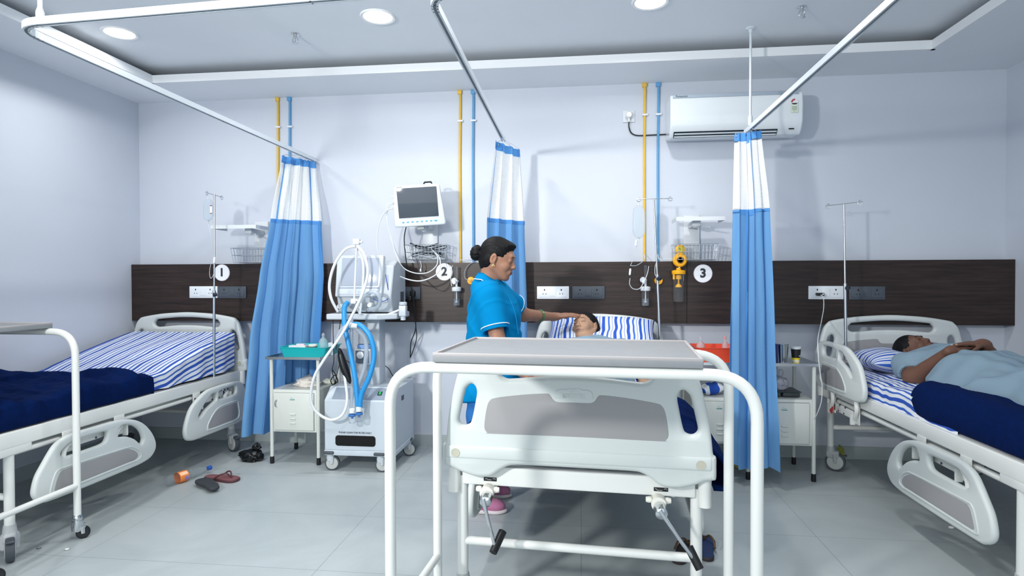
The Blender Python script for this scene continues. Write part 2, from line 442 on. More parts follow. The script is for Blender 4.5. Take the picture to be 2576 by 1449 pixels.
# curtain tracks --------------------------------------------------
ALU = mat('track_aluminium', 'dfe6ec', .35, .2)
RZ = 2.262
def track(name, pts, hangers, label, r=.32):
    P = rounded(pts, r, 10)
    o = thing(name, label, 'curtain track', tuple(pts[0]), 0, 'curtain tracks')
    m_ = MB()
    n = len(P)
    for i in range(n-1):
        a, b = P[i], P[i+1]
        d = (b-a)
        if d.length < 1e-5: continue
        ang = math.atan2(d.y, d.x); c_ = (a+b)/2; R_ = Matrix.Rotation(ang, 3, 'Z')
        L_ = d.length+.004
        m_.box(c_, (L_, .022, .003), R_)
        for s_ in (-1, 1):
            off = R_ @ Vector((0, s_*.0115, -.012)); m_.box(c_+off, (L_, .0025, .027), R_)
            off = R_ @ Vector((0, s_*.0085, -.0245)); m_.box(c_+off, (L_, .006, .0025), R_)
    m_.build('rail', ALU, o, world=True, smooth=False)
    for x, y in hangers:
        zt = ZC if y > TY1 or x < TX0 else LAMPZ
        MB().cyl((x, y, RZ), (x, y, zt), .008, n=12).lathe([(.03, 0), (.03, -.006), (.012, -.012), (.012, -.03)], (x, y, zt)).lathe([(.014, 0), (.014, .05), (.008, .07)], (x, y, RZ)).build('hanger_rod', ALU, o, world=True)
    return o
track('curtain_track', [(-2.09, YB-.002, RZ), (-2.09, 1.99, RZ), (-.9, 1.93, RZ), (-.62, 1.92, RZ)], [(-2.02, 2.04)], 'white L-shaped ceiling curtain track over the left bed', .13)
track('curtain_track', [(-.52, 4.03, RZ), (-.5, 1.93, RZ), (.6, 1.87, RZ), (.92, 1.86, RZ)], [], 'white curtain track coming down to the middle blue curtain', .13)
track('curtain_track', [(1.06, 4.02, RZ), (1.055, 1.2, RZ)], [(1.055, 3.9)], 'white straight curtain track ending above the right blue curtain')
# ================================================================ hospital beds
def mirror(h_, close=True):
    return [(x, z) for x, z in h_] + [(-x, z) for x, z in reversed(h_) if x > 1e-6]
B_OUT = mirror([(0, .614), (.1, .614), (.21, .613), (.245, .607), (.275, .59), (.295, .575), (.317, .565), (.355, .561), (.385, .565), (.425, .576), (.458, .590), (.486, .595), (.497, .602), (.498, .64), (.497, .676), (.487, .688), (.482, .735), (.474, .80), (.460, .867), (.446, .926), (.432, .965), (.408, .995), (.375, 1.012), (.23, 1.036), (.1, 1.046), (0, 1.05)])
B_SLOT = mirror([(0, .948), (.10, .945), (.22, .934), (.252, .934), (.272, .945), (.277, .965), (.262, .986), (.24, .994), (.10, 1.007), (0, 1.010)])
B_HOLE = [(-.401, .900), (-.386, .911), (-.372, .904), (-.365, .883), (-.369, .851), (-.385, .775), (-.398, .757), (-.42, .754), (-.435, .770), (-.431, .800), (-.412, .88)]
B_PANEL = mirror([(0, .731), (.30, .729), (.322, .733), (.333, .75), (.33, .79), (.322, .832), (.312, .852), (.29, .863), (.187, .878), (.105, .885), (.088, .881), (.074, .862), (.055, .855), (0, .855)])
F_OUT = [(.084, .289), (.076, .331), (.045, .386), (-.004, .439), (-.062, .477), (-.119, .498), (-.185, .512), (-.248, .517), (-.40, .519), (-.526, .518), (-.576, .509), (-.616, .491), (-.647, .461), (-.685, .414), (-.722, .363), (-.741, .302), (-.737, .268), (-.716, .242), (-.687, .228), (-.650, .220), (-.45, .215), (-.252, .214), (-.134, .214), (-.042, .216), (.031, .228), (.069, .255)]
F_H1 = [(-.031, .376), (-.052, .414), (-.097, .449), (-.153, .468), (-.191, .467), (-.209, .448), (-.208, .421), (-.154, .409), (-.098, .384), (-.05, .346), (-.033, .355)]
F_H2 = [(-.301, .458), (-.314, .471), (-.386, .475), (-.493, .475), (-.544, .464), (-.581, .440), (-.565, .420), (-.519, .416), (-.45, .416), (-.339, .418), (-.309, .432)]
F_IN = [(-.077, .271), (-.088, .30), (-.133, .329), (-.187, .339), (-.38, .347), (-.562, .353), (-.594, .349), (-.612, .329), (-.632, .276), (-.623, .262), (-.563, .26), (-.167, .259), (-.111, .257)]
H_OUT = [(1.06, .46), (1.03, .505), (.985, .53), (.9, .541), (.80, .543), (.722, .542), (.598, .535), (.508, .502), (.43, .457), (.388, .406), (.355, .331), (.352, .285), (.372, .245), (.419, .228), (.478, .222), (.70, .218), (.90, .216), (1.0, .222), (1.05, .25), (1.07, .31), (1.07, .39)]
H_H1 = [(.93, .49), (.91, .503), (.82, .506), (.731, .495), (.72, .475), (.725, .452), (.78, .448), (.90, .448), (.93, .462)]
H_H2 = [(.69, .486), (.66, .49), (.626, .483), (.561, .443), (.510, .40), (.499, .375), (.52, .374), (.578, .408), (.65, .434), (.69, .452)]
H_IN = [(.94, .27), (.94, .36), (.92, .38), (.80, .382), (.71, .376), (.652, .348), (.605, .305), (.595, .275), (.62, .265), (.78, .262)]

INSET = mat('inset_panel_grey', '9b9a9c', .55)
HOLED = mat('screw_recess', 'b9b8a8', .6)
LABELB = mat('label_black', '16181b', .5)

def caster(parent, x, y, r, wid, hous, zt, ang=0, wheelm=GREYW, tyre=GREYRUB, brake=True, lean=.03, shell=False):
    R_ = Matrix.Rotation(ang, 3, 'Z'); o = Vector((x, y, 0)); wc = o+R_@Vector((0, -lean, 0)); wc.z = r
    hb = MB()
    ax = R_@Vector((1, 0, 0))
    hb.lathe([(.024, zt), (.028, zt-.03), (.026, zt-.05), (.018, r*1.75)], (x, y, 0), n=20)
    for s in (-1, 1):
        p = wc+ax*s*(wid/2+.006)
        hb.tube([o+Vector((0, 0, r*1.9))+ax*s*(wid/2), p+Vector((0, 0, r*.9)), p], .009, 8, rads=[.014, .015, .011])
    hb.cyl(o+Vector((0, 0, r*1.75))-ax*wid*.6, o+Vector((0, 0, r*1.75))+ax*wid*.6, .016, n=12)
    if shell: hb.box(wc+Vector((0, 0, r*.78))+R_@Vector((0, r*.25, 0)), (wid+.018, r*1.25, r*.75), R_, bev=.012)
    h_ = hb.build('caster', hous, parent)
    wl = MB(); wl.lathe([(r*.8, -wid/2), (r*.97, -wid/2+.002), (r, -wid*.25), (r, wid*.25), (r*.97, wid/2-.002), (r*.8, wid/2)], wc, ax, 32)
    wl.build('tyre', tyre, h_)
    MB().lathe([(.004, -wid/2-.002), (r*.3, -wid/2-.003), (r*.78, -wid/2-.0015), (r*.82, -wid/2+.004), (r*.82, wid/2-.004), (r*.78, wid/2+.0015), (r*.3, wid/2+.003), (.004, wid/2+.002)], wc, ax, 32).build('wheel', wheelm, h_)
    if brake:
        q = wc+R_@Vector((0, -r*.75, r*.62))
        MB().box(q, (wid*.95, .05, .012), R_@Matrix.Rotation(math.radians(-28), 3, 'X'), bev=.004).build('brake_pedal', GREYRUB, h_)
    return h_

def side_rail(root, x, s, kind, dz):
    """s = +1 when the outer face looks towards +x"""
    out, hol, ins = (F_OUT, [F_H1, F_H2], F_IN) if kind == 'foot' else (H_OUT, [H_H1, H_H2], H_IN)
    def grow(h_):
        cx = sum(a for a, b in h_)/len(h_); cz = sum(b for a, b in h_)/len(h_); return [(cx+(a-cx)*1.06, cz+(b-cz)*1.14) for a, b in h_]
    hol = [grow(q) for q in hol]
    r = plate('side_rail', out, hol, .032, .014, ABS, YZ((x, 0, dz)), root)
    plate('grey_inset', ins, [], .035, .001, INSET, YZ((x, 0, dz)), r)
    # raised ridge round the inset
    P = catmull([Vector((0, a, b+dz)) for a, b in ins], 4, True)
    c_ = sum(P, Vector())/len(P)
    rg = MB()
    for sx in (-1, 1):
        rg.tube([Vector((x+sx*.0145, c_.y+(p.y-c_.y)*1.09, c_.z+(p.z-c_.z)*1.2)) for p in P], .006, 8, closed=True)
    rg.build('ridge', ABS, r)
    return r

def rail_hinge(root, s, y0, dz):
    m = MB(); xb = s*.462
    for yy in (y0-.17, y0+.17):
        m.box((xb, yy, .475), (.006, .075, .11), bev=.002)
        m.box((xb+s*.012, yy+.03, .44), (.028, .012, .06))
        if dz > 0: P = [(xb+s*.012, yy, .45), (xb+s*.022, yy-.05, .52), (xb+s*.02, yy-.02, .60)]
        else: P = [(xb+s*.012, yy, .47), (xb+s*.022, yy-.05, .44), (xb+s*.026, yy-.06, .37), (xb+s*.022, yy-.02, .31)]
        m.tube(catmull(P, 6), .013, 8)
    m.box((xb, y0, .463), (.006, .30, .05), bev=.002)
    pass
    h_ = m.build('rail_hinge', STEEL, root)
    b_ = MB()
    for yy in (y0-.19, y0-.15, y0+.15, y0+.19, y0-.02, y0+.06):
        b_.cyl((xb, yy, .49), (xb+s*.007, yy, .49), .008, n=6).cyl((xb, yy+.02, .448), (xb+s*.007, yy+.02, .448), .006, n=6)
    b_.build('hinge_bolt', GREYRUB, h_)
    return h_

def make_bed(label, x, y, rz, rails, badge=False, cranks=True, loc_group='hospital beds'):
    o = thing('hospital_bed', label, 'bed', (x, y, 0), rz, loc_group)
    L_ = 1.107
    for nm, yy, fr in (('headboard', L_, -1), ('footboard', -L_, -1)):
        b = plate(nm, B_OUT, [B_SLOT, B_HOLE, [(-a, c) for a, c in B_HOLE]], .042, .017, ABS, XZ((0, yy, 0)), o)
        plate('grey_inset', B_PANEL, [], .045, .001, INSET, XZ((0, yy, 0)), b)
        # raised lower band and screw recesses
        MB().box((0, yy, .655), (.97, .050, .055), bev=.012).build('lower_band', ABS, b)
        for s in (-1, 1): MB().lathe([(.013, .0), (.013, .0265), (.0165, .0268), (.0165, .0262)], (s*.444, yy, .652), (0, -1, 0), 24).build('screw_recess', HOLED, b)
        if badge and nm == 'footboard':
            bd = [(-.068, .875), (-.066, .893), (-.05, .902), (-.03, .903), (-.014, .907), (-.002, .903), (.012, .908), (.03, .902), (.05, .902), (.066, .893), (.068, .878), (.06, .869), (-.06, .869)]
            q = plate('badge', bd, [], .0465, .001, ABS, XZ((0, yy, 0)), b)
            text('brand_lettering', 'MEDITEK', .021, ABS, XZ((0, yy-.0235, .879)), q, depth=.0012, bold=.0006)
            MB().tube(catmull([(-.03, yy-.0232, .897), (-.018, yy-.0232, .899), (-.006, yy-.0232, .893), (.008, yy-.0232, .900), (.024, yy-.0232, .892)], 5), .0011, 6).build('logo_line', ABS, q)
    f = MB()
    for s in (-1, 1):
        f.box((s*.446, 0, .562), (.03, 2.12, .075), bev=.006)
    for yy in (-1.07, 1.07):
        f.box((0, yy, .555), (.86, .04, .07), bev=.005)
    for yy in (-.72, -.25, .25, .72): f.box((0, yy, .55), (.88, .03, .04))
    for s in (-1, 1): f.cyl((s*.36, -1.0, .50), (s*.36, .95, .50), .014, n=12).cyl((s*.438, -.80, .495), (s*.438, .95, .495), .014, n=12)
    f.build('frame', STEEL, o)
    MB().box((0, 0, .593), (.86, 2.06, .018), bev=.004).build('mattress_platform', mat('platform_grey', 'a6a9ab', .5), o)
    for s in (-1, 1):
        for yy in (-1.085, 1.085): MB().cyl((s*.462, yy, .492), (s*.462, yy, .597), .0235, n=20).build('corner_post', STEEL, o)
    for s in (-1, 1):
        for yy in (-.80 if not badge else -1.06, .98):
            yc = yy
            g = MB().cyl((s*.436, yc, .15), (s*.436, yc, .55), .021, n=20)
            if not badge or yy > 0: g.box((s*.44, yc, .51), (.04, .20, .045), bev=.008)
            lg = g.build('leg', STEEL, o)
            caster(lg, s*.436, yc, .0625, .036, GREYP if False else mat('caster_grey', 'b4b8bb', .45), .165, ang=(.82 if yy < 0 else 1.1), shell=True)
    for yy in (-.80 if not badge else -1.06, .98):
        MB().cyl((-.425, yy, .292), (.425, yy, .292), .0165, n=16).build('cross_bar', STEEL, o)
    # rails
    for s, kind, st in rails:
        dz = .0 if st == 'down' else .345
        side_rail(o, s*.492, s, kind, dz)
        rail_hinge(o, s, -.33 if kind == 'foot' else .70, dz)
    if cranks:
        for cx, ex, kind in ((-.325, .045, 0), (.30, .125, 1)):
            m = MB()
            m.cyl((cx, -1.13, .505), (cx, -.98, .505), .021, n=20).cyl((cx, -1.135, .505), (cx, -1.06, .505), .026, n=20)
            for s in (-1, 1): m.lathe([(.0, 0), (.010, .002), (.012, .010), (.009, .022)], (cx+s*.022, -1.11, .513), (s, 0, 0), 12)
            c0 = m.build('crank', mat('crank_ivory', 'e4e3da', .4), o)
            MB().lathe([(.020, 0), (.023, .012), (.021, .05), (.012, .056)], (cx+.002, -1.132, .498), (.1, -1, -.15), 20).build('socket', CHROME, c0)
            e_ = (cx+ex, -1.19, .505-.175)
            MB().tube([(cx, -1.185, .505), (cx+ex*.25, -1.19, .505-.045), e_], .0065, 10, rads=[.009, .0065, .0065]).build('arm', CHROME, c0)
            d = Vector((.02, .055, .045)) if kind == 0 else Vector((-.03, .02, .055))
            g0 = Vector(e_)
            MB().cyl(g0-d*.25, g0+d*.9, .0145, .0155, n=20).build('grip', BLACK, c0)
            lx = -.32 if kind == 0 else .31
            lb = MB(); lb.box((lx, -1.0915, .545), (.05, .002, .014), bev=.0008); q = lb.build('crank_label', LABELB, o)
            w_ = MB()
            if kind == 0: P = [(-.019, 0), (-.014, .003), (-.009, -.001), (.005, -.002)]
            else: P = [(-.02, .004), (-.012, -.003), (.005, -.003)]
            w_.tube([(lx+a, -1.093, .545+b) for a, b in P], .0007, 5)
            w_.tube([(lx+.016+.005*math.cos(t), -1.093, .545+.004*math.sin(t)) for t in (0, .7, 1.4, 2.1, 2.8)], .0007, 5)
            w_.build('symbol', WHITEP, q)
    return o

bed1 = make_bed('empty white hospital bed at left with a navy blanket on striped sheet', -3.09, 3.283, 0, [(1, 'foot', 'down'), (1, 'head', 'down')])
bed2 = make_bed('middle white hospital bed seen from its grey-panelled footboard with two cranks', .05, 3.295, math.radians(-3.88), [(-1, 'foot', 'down'), (-1, 'head', 'down'), (1, 'foot', 'down'), (1, 'head', 'up')], badge=True)
bed3 = make_bed('right white hospital bed with the patient lying flat and one head rail raised', 2.12, 3.283, 0, [(-1, 'foot', 'down'), (-1, 'head', 'up'), (1, 'head', 'down')])

MB().box((-.478, .86, .44), (.006, .03, .05), Matrix.Rotation(.35, 3, 'X')).build('warning_label', mat('label_red', 'b5363a', .5), bed3)
# mattresses ------------------------------------------------------
MATT = mat('mattress_navy_cover', '1b2d57', .5)
def bedframe(b): return Matrix.Translation(b.location) @ Matrix.Rotation(b.rotation_euler[2], 4, 'Z')
def surf(y, prof):  # height profile along the bed (local y)
    for (a, za), (b, zb) in zip(prof, prof[1:]):
        if y <= b:
            t = max(0, min(1, (y-a)/(b-a))); return za+(zb-za)*t
    return prof[-1][1]
def smoothprof(prof): return [(p.x, p.y) for p in catmull([Vector((a, b, 0)) for a, b in prof], 6)]

def mattress(bed, prof, label):
    T = bedframe(bed); pr_ = smoothprof(prof)
    def f(u, v):
        y = -1.03+2.08*v; zt = surf(y, pr_)-.006; zb = max(zt-.10, .603)
        # section: rounded box around (x,z)
        k = u*4; hw = .425
        if k < 1: x, z = hw*(2*k-1), zb
        elif k < 2: x, z = hw, zb+(zt-zb)*(k-1)
        elif k < 3: x, z = hw*(1-2*(k-2)), zt
        else: x, z = -hw, zt+(zb-zt)*(k-3)
        return T @ Vector((x, y, z))
    o = grid('mattress', 40, 50, f, MATT, smooth=False)
    bm = bmesh.new(); bm.from_mesh(o.data); bmesh.ops.remove_doubles(bm, verts=bm.verts, dist=1e-4)
    bmesh.ops.holes_fill(bm, edges=[e for e in bm.edges if e.is_boundary], sides=0); bmesh.ops.recalc_face_normals(bm, faces=bm.faces)
    bm.to_mesh(o.data); bm.free()
    tag(o, label, 'mattress', 'mattresses'); return o
P1 = [(-1.04, .70), (-.2, .70), (.2, .705), (.36, .74), (.7, .825), (1.04, .895)]
P2 = [(-1.04, .70), (-.2, .70), (.2, .72), (.6, .775), (1.04, .85)]
P3 = [(-1.04, .70), (1.04, .70)]
mattress(bed1, P1, 'mattress of the empty left bed under the striped sheet')
mattress(bed2, P2, 'mattress of the middle bed under the striped sheet')
mattress(bed3, P3, 'mattress of the right bed under the striped sheet')

# striped sheets ---------------------------------------------------
STR = stripe_mat('striped_sheet', 'dfe3ea', [(.16, .055, '2f5cb8'), (.50, .10, '2350b0'), (.83, .05, '3a66c0')], .105)
STRP = stripe_mat('striped_pillowcase', 'd9dee6', [(.2, .12, '1f4fb6'), (.62, .075, '3768c4'), (.9, .02, '3a66c0')], .085)
def fbm(x, y, s=1., o=3):
    v = 0; a = 1
    for i in range(o): v += a*noise3(x*s, y*s, 3.7*i); a *= .5; s *= 2.1
    return v
def sheet(bed, prof, y0, y1, hw, drops, label, seed=0, wr=.008, parent=None, mm=None, lift=.004, uwarp=.02, dropf=None):
    T = bedframe(bed); pr_ = smoothprof(prof); dl, dr = drops
    tot = dl+2*hw+dr
    def f(u, v):
        y = y0+(y1-y0)*v; s = u*tot; zt = surf(y, pr_)+lift
        n = fbm(s*3+seed, y*2.2, 1)*wr + wr*.5*abs(noise3(s*9+seed, y*4+seed*2, 1))
        ddr = dr if dropf is None else dropf(y, dr)
        if s < dl: q = (dl-s); x, z = -hw-.012-.004*noise3(y*9, q*7, seed), zt-q
        elif s > dl+2*hw: q = (s-dl-2*hw)/dr*ddr; x, z = hw+.012+.010*math.sin(y*23+seed)*q/.1*.5+.006*noise3(y*14, q*6, seed), zt-q
        else:
            x = s-dl-hw; e = min(1, (hw-abs(x))/.03); z = zt+n*e-.010*(1-e)**2
        return T @ Vector((x, y, max(z, .575)))
    def uvf(u, v):
        y = (y0+(y1-y0)*v); s = u*tot
        if s > dl+2*hw and dropf: s = dl+2*hw+(s-dl-2*hw)/dr*dropf(y, dr)
        return (s+uwarp*fbm(s*1.5+seed, y*1.8, 1, 2)+uwarp*.28*noise3(s*8, y*16, seed), y)
    o = grid('bed_sheet', 130, 150, f, mm or STR, uvf=uvf)
    tag(o, label, 'bed sheet', 'striped bed sheets'); return o
sheet(bed1, P1, -.3, 1.03, .428, (.06, .14), 'blue and white striped sheet over the raised empty left bed', 1, .010, uwarp=.012,
      dropf=lambda y, d: max(.06, min(.26, surf(y, P1)-.612)) )
sheet(bed2, P2, -1.0, 1.03, .428, (.09, .09), 'blue and white striped sheet on the middle bed', 4, .006)
sheet(bed3, P3, -.4, 1.03, .428, (.12, .08), 'blue and white striped sheet under the patient on the right bed', 9, .016, uwarp=.035)

# pillows ---------------------------------------------------------
def pillow(label, c, size, rot, m, seed=0, uvs=1, name='pillow', cat='pillow', group='striped pillows', uaxis=0, deep=0, world=True):
    R_ = Euler(rot).to_matrix(); hx, hy, hz = size[0]/2, size[1]/2, size[2]/2; c = Vector(c)
    vs = []; fs = []; uv = []
    n = 34
    def pt(a, b, s):
        ea = 1-abs(a)**3.2; eb = 1-abs(b)**3.2
        z = s*hz*(max(ea, 0)*max(eb, 0))**.62
        z += .006*noise3(a*3+seed, b*3, s)*ea*eb
        k = 1-.07*(1-abs(a))*abs(b)**2
        x = a*hx*(1-.05*(1-b*b)*abs(a)**3); y = b*hy*(1-.06*(1-a*a)*abs(b)**3)
        if s > 0 and deep: z -= deep*math.exp(-((a*1.6)**2+(b*1.6+.1)**2)*2.2)
        return c+R_@Vector((x, y, z))
    for s in (1, -1):
        b0 = len(vs)
        for j in range(n+1):
            for i in range(n+1):
                a, b = -1+2*i/n, -1+2*j/n
                vs.append(tuple(pt(a, b, s)))
                zz = pt(a, b, s)-c; zz = (R_.transposed()@zz).z; ex = hz-zz if s > 0 else hz+abs(zz)
                q = (a*hx+(ex*a**5), b*hy+(ex*(1 if b > 0 else -1)*abs(b)**3))
                w_ = .012*noise3(a*2+seed, b*2, 5)
                uv.append(((q[uaxis]+w_)*uvs, q[1-uaxis]))
        for j in range(n):
            for i in range(n):
                p = b0+j*(n+1)+i; q = (p, p+1, p+n+2, p+n+1); fs.append(q if s > 0 else q[::-1])
    me = bpy.data.meshes.new(name); me.from_pydata(vs, [], fs); me.materials.append(m)
    l = me.uv_layers.new(name='UVMap'); vi = [0]*len(me.loops); me.loops.foreach_get('vertex_index', vi)
    l.data.foreach_set('uv', [k for i in vi for k in uv[i]])
    bm = bmesh.new(); bm.from_mesh(me); bmesh.ops.remove_doubles(bm, verts=bm.verts, dist=2e-4); bm.to_mesh(me); bm.free()
    o = fin(me, name, None, False, True, 0, 180)
    tag(o, label, cat, group); return o
pillow('striped pillow under the head of the patient in the middle bed', (.135, 4.13, .925), (.74, .42, .16), (math.radians(24), 0, math.radians(-4)), STRP, 2, deep=.03)
pillow('striped pillow under the patient lying on the right bed', (2.09, 4.10, .775), (.62, .42, .16), (0, 0, math.radians(2)), STRP, 6, uaxis=1, deep=.03)

# navy blankets ------------------------------------------------------
NAVY = mat('navy_blanket', '041a48', .95, spec=.08, bump=.5, bscale=900, noise=.12, nscale=40, sheen=.0)
def blanket(name, label, bed, prof, y0, y1, hw, drops, amp, seed, endround=.07, thick=.03, side=None, lift=.012, xr=None):
    T = bedframe(bed); pr_ = smoothprof(prof); dl, dr = drops; tot = dl+2*hw+dr
    x0, x1 = xr or (-hw, hw)
    tot = dl+(x1-x0)+dr
    def f(u, v):
        y = y0+(y1-y0)*v; s = u*tot; zt = surf(y, pr_)+lift+thick
        fall = min(1, (y1-y)/endround); er = math.sqrt(max(0, 1-(1-fall)**2))
        fold = amp*(abs(fbm(s*1.6+seed, y*5.5+.6*s, 1.0, 4)))+amp*.55*max(0, math.sin(y*17+2.2*fbm(s*2, y*1.5, 1)+seed))**2
        if s < dl: q = dl-s; x, z = x0-.02, zt-q
        elif s > dl+x1-x0:
            q = s-dl-x1+x0; k = q/dr
            x = x1+.018+(side or .012)*math.sin(k*2.6)+.010*noise3(y*8, q*8, seed)+.5*fold*(1-k); z = zt+fold*(1-k)**2*.6-q
        else:
            x = s-dl+x0; z = zt+fold
        z = z-(1-er)*(thick+.02)
        return T @ Vector((x, y, max(z, .608 if abs(x) < .44 else .52)))
    o = grid(name, 120, 130, f, NAVY, thick=.012)
    tag(o, label, 'blanket', 'navy blankets'); return o
blanket('blanket', 'rumpled navy blanket spread over the foot half of the empty left bed', bed1, P1, -1.04, .135, .425, (.05, .105), .05, 3, .05, .0)
blanket('blanket', 'navy blanket over the legs end of the middle bed, behind the footboard', bed2, P2, -1.0, -.36, .42, (.05, .24), .035, 15, .08, .01, side=.13)
# ================================================================ blue ward curtains
def net_mat():
    m = bpy.data.materials.new('curtain_net'); m.use_nodes = True; nt = m.node_tree; N = nt.nodes; L = nt.links
    b = N['Principled BSDF']; b.inputs['Base Color'].default_value = (*srgb('f1f4f6'), 1); b.inputs['Roughness'].default_value = .8
    b.inputs['Subsurface Weight'].default_value = .0
    uv = N.new('ShaderNodeUVMap'); s = N.new('ShaderNodeSeparateXYZ'); L.new(uv.outputs[0], s.inputs[0])
    ms = []
    for i in (0, 1):
        d = N.new('ShaderNodeMath'); d.operation = 'MULTIPLY'; d.inputs[1].default_value = 1/.0085; L.new(s.outputs[i], d.inputs[0])
        f = N.new('ShaderNodeMath'); f.operation = 'FRACT'; L.new(d.outputs[0], f.inputs[0])
        g = N.new('ShaderNodeMath'); g.operation = 'LESS_THAN'; g.inputs[1].default_value = .48; L.new(f.outputs[0], g.inputs[0]); ms.append(g)
    mx = N.new('ShaderNodeMath'); mx.operation = 'MAXIMUM'; L.new(ms[0].outputs[0], mx.inputs[0]); L.new(ms[1].outputs[0], mx.inputs[1])
    L.new(mx.outputs[0], b.inputs['Alpha']); return m
NET = net_mat()
def fabric_mat(name, col, col2):
    m = mat(name, col, .85, bump=.3, bscale=500, spec=.12)
    nt = m.node_tree; N = nt.nodes; L = nt.links; b = N['Principled BSDF']
    t = N.new('ShaderNodeBsdfTranslucent'); t.inputs[0].default_value = (*srgb(col2), 1)
    mx = N.new('ShaderNodeMixShader'); mx.inputs[0].default_value = .3
    L.new(b.outputs[0], mx.inputs[1]); L.new(t.outputs[0], mx.inputs[2]); L.new(mx.outputs[0], N['Material Output'].inputs['Surface'])
    return m
CFAB = fabric_mat('curtain_blue_fabric', '7ab0e2', '64a4e2'); CBAND = fabric_mat('curtain_blue_band', '64a6e4', '64a8ee')

def curtain(label, rows, nf, amp, strips, znet, seed, railpts, ph=0, ampx=.012, hems=None, seams=()):
    """rows: (z, left x, left y, right x, right y), top first"""
    rows = sorted(rows, key=lambda r: -r[0])
    o = thing('ward_curtain', label, 'curtain', ((rows[-1][1]+rows[-1][3])/2, (rows[-1][2]+rows[-1][4])/2, rows[-1][0]), 0, 'blue ward curtains')
    z0, z1 = rows[0][0], rows[-1][0]
    def pos(s, z, off=0):
        for a, b in zip(rows, rows[1:]):
            if z >= b[0]-1e-9:
                t = (a[0]-z)/(a[0]-b[0]); break
        t = min(max(t, 0), 1); t = t*t*(3-2*t)*.35+t*.65
        q = [a[i]+(b[i]-a[i])*t for i in range(1, 5)]
        x = q[0]+(q[2]-q[0])*s; y = q[1]+(q[3]-q[1])*s
        dx, dy = q[2]-q[0], q[3]-q[1]; L_ = math.hypot(dx, dy) or 1; nx, ny = -dy/L_, dx/L_
        if ny > 0: nx, ny = -nx, -ny
        dn = (z0-z)/(z0-z1)
        w = s+.07*noise3(s*2.6, z*.9, seed)*(.3+dn)
        A = amp*(.5+.8*dn)*(1+.75*noise3(s*3.3, seed*1.7+z*.25, .3))
        ww = 2*PI*nf*w+ph
        d = A*math.sin(ww)+A*.28*math.sin(2.3*ww+1.3+z*.6)+.006*dn*fbm(s*6+seed, z*3, 1, 3)+.004*noise3(s*22, z*4, seed)
        ta = ampx*math.sin(2*ww+.8)
        return Vector((x+nx*(d+off)+dx/L_*ta, y+ny*(d+off)+dy/L_*ta, z))
    def part(name, za, zb, m, s0=0, s1=1, off=0, nu=150, nv=60, parent=o):
        def f(u, v):
            s = s0+(s1-s0)*u; zt = za+(zb-za)*v
            p = pos(s, zt, off)
            if hems and v > .96: p.z += hems(s)*(v-.96)/.04
            return p
        W = 1.1*nf*.2
        return grid(name, nu, nv, f, m, parent, world=True, uvf=lambda u, v: ((s0+(s1-s0)*u)*1.25, za+(zb-za)*v))
    part('header_band', z0, z0-.055, CBAND, nv=6)
    part('net', z0-.055, znet, NET)
    part('fabric', znet, z1, CFAB, nv=110)
    part('top_hem', znet+.004, znet-.022, CBAND, off=.003, nv=3)
    for s in strips:
        part('ribbon', z0-.02, znet, CBAND, s-.022, s+.022, off=.005, nu=5, nv=50)
    for a, b in seams: part('seam_strip', znet-.01, z1+.01, CBAND, a, b, off=.004, nu=6, nv=110)
    n = len(railpts)
    for i, (x, y) in enumerate(railpts):
        p = pos((i+.5)/n, z0-.01)
        hk = MB().tube(catmull([(x, y, RZ-.022), (x, y, z0+.004), (p.x, p.y, z0+.006), (p.x, p.y-.004, z0-.012), (p.x, p.y, z0-.022)], 5), .0016, 6)
        hk.build('hook', CHROME, o, world=True)
    return o
curtain('blue curtain with white net top gathered behind the left bedside locker',
        [(2.232, -2.225, 4.235, -2.075, 4.505), (1.75, -2.285, 4.17, -1.985, 4.40), (1.33, -2.36, 4.14, -1.965, 4.405), (.86, -2.42, 4.10, -2.0, 4.41), (.165, -2.47, 4.06, -2.02, 4.42)],
        4.3, .036, (.16, .80), 1.75, 1, [(-2.09, 4.26+.05*i) for i in range(6)], .6, seams=((.90, .99),))
curtain('blue curtain with white net top hanging behind the nurse',
        [(2.235, -.575, 3.98, -.43, 4.33), (1.72, -.64, 4.02, -.395, 4.36), (.96, -.66, 4.02, -.38, 4.37), (.18, -.66, 4.05, -.38, 4.38)],
        3.4, .030, (.10,), 1.72, 5, [(-.52, 3.99), (-.52, 4.02), (-.5198, 3.95)], 2.2)
curtain('blue curtain with white net top hanging between the two right bedside lockers',
        [(2.225, .968, 3.96, 1.112, 3.88), (1.735, .952, 3.94, 1.155, 3.86), (.98, .928, 3.92, 1.182, 3.84), (.115, .905, 3.90, 1.205, 3.82)],
        2.6, .034, (.60,), 1.735, 9, [(1.06, 3.99), (1.06, 3.95), (1.06, 3.9), (1.06, 3.86)], 3.6, hems=lambda s: .014*math.sin(s*9+.5), seams=((.36, .46),))

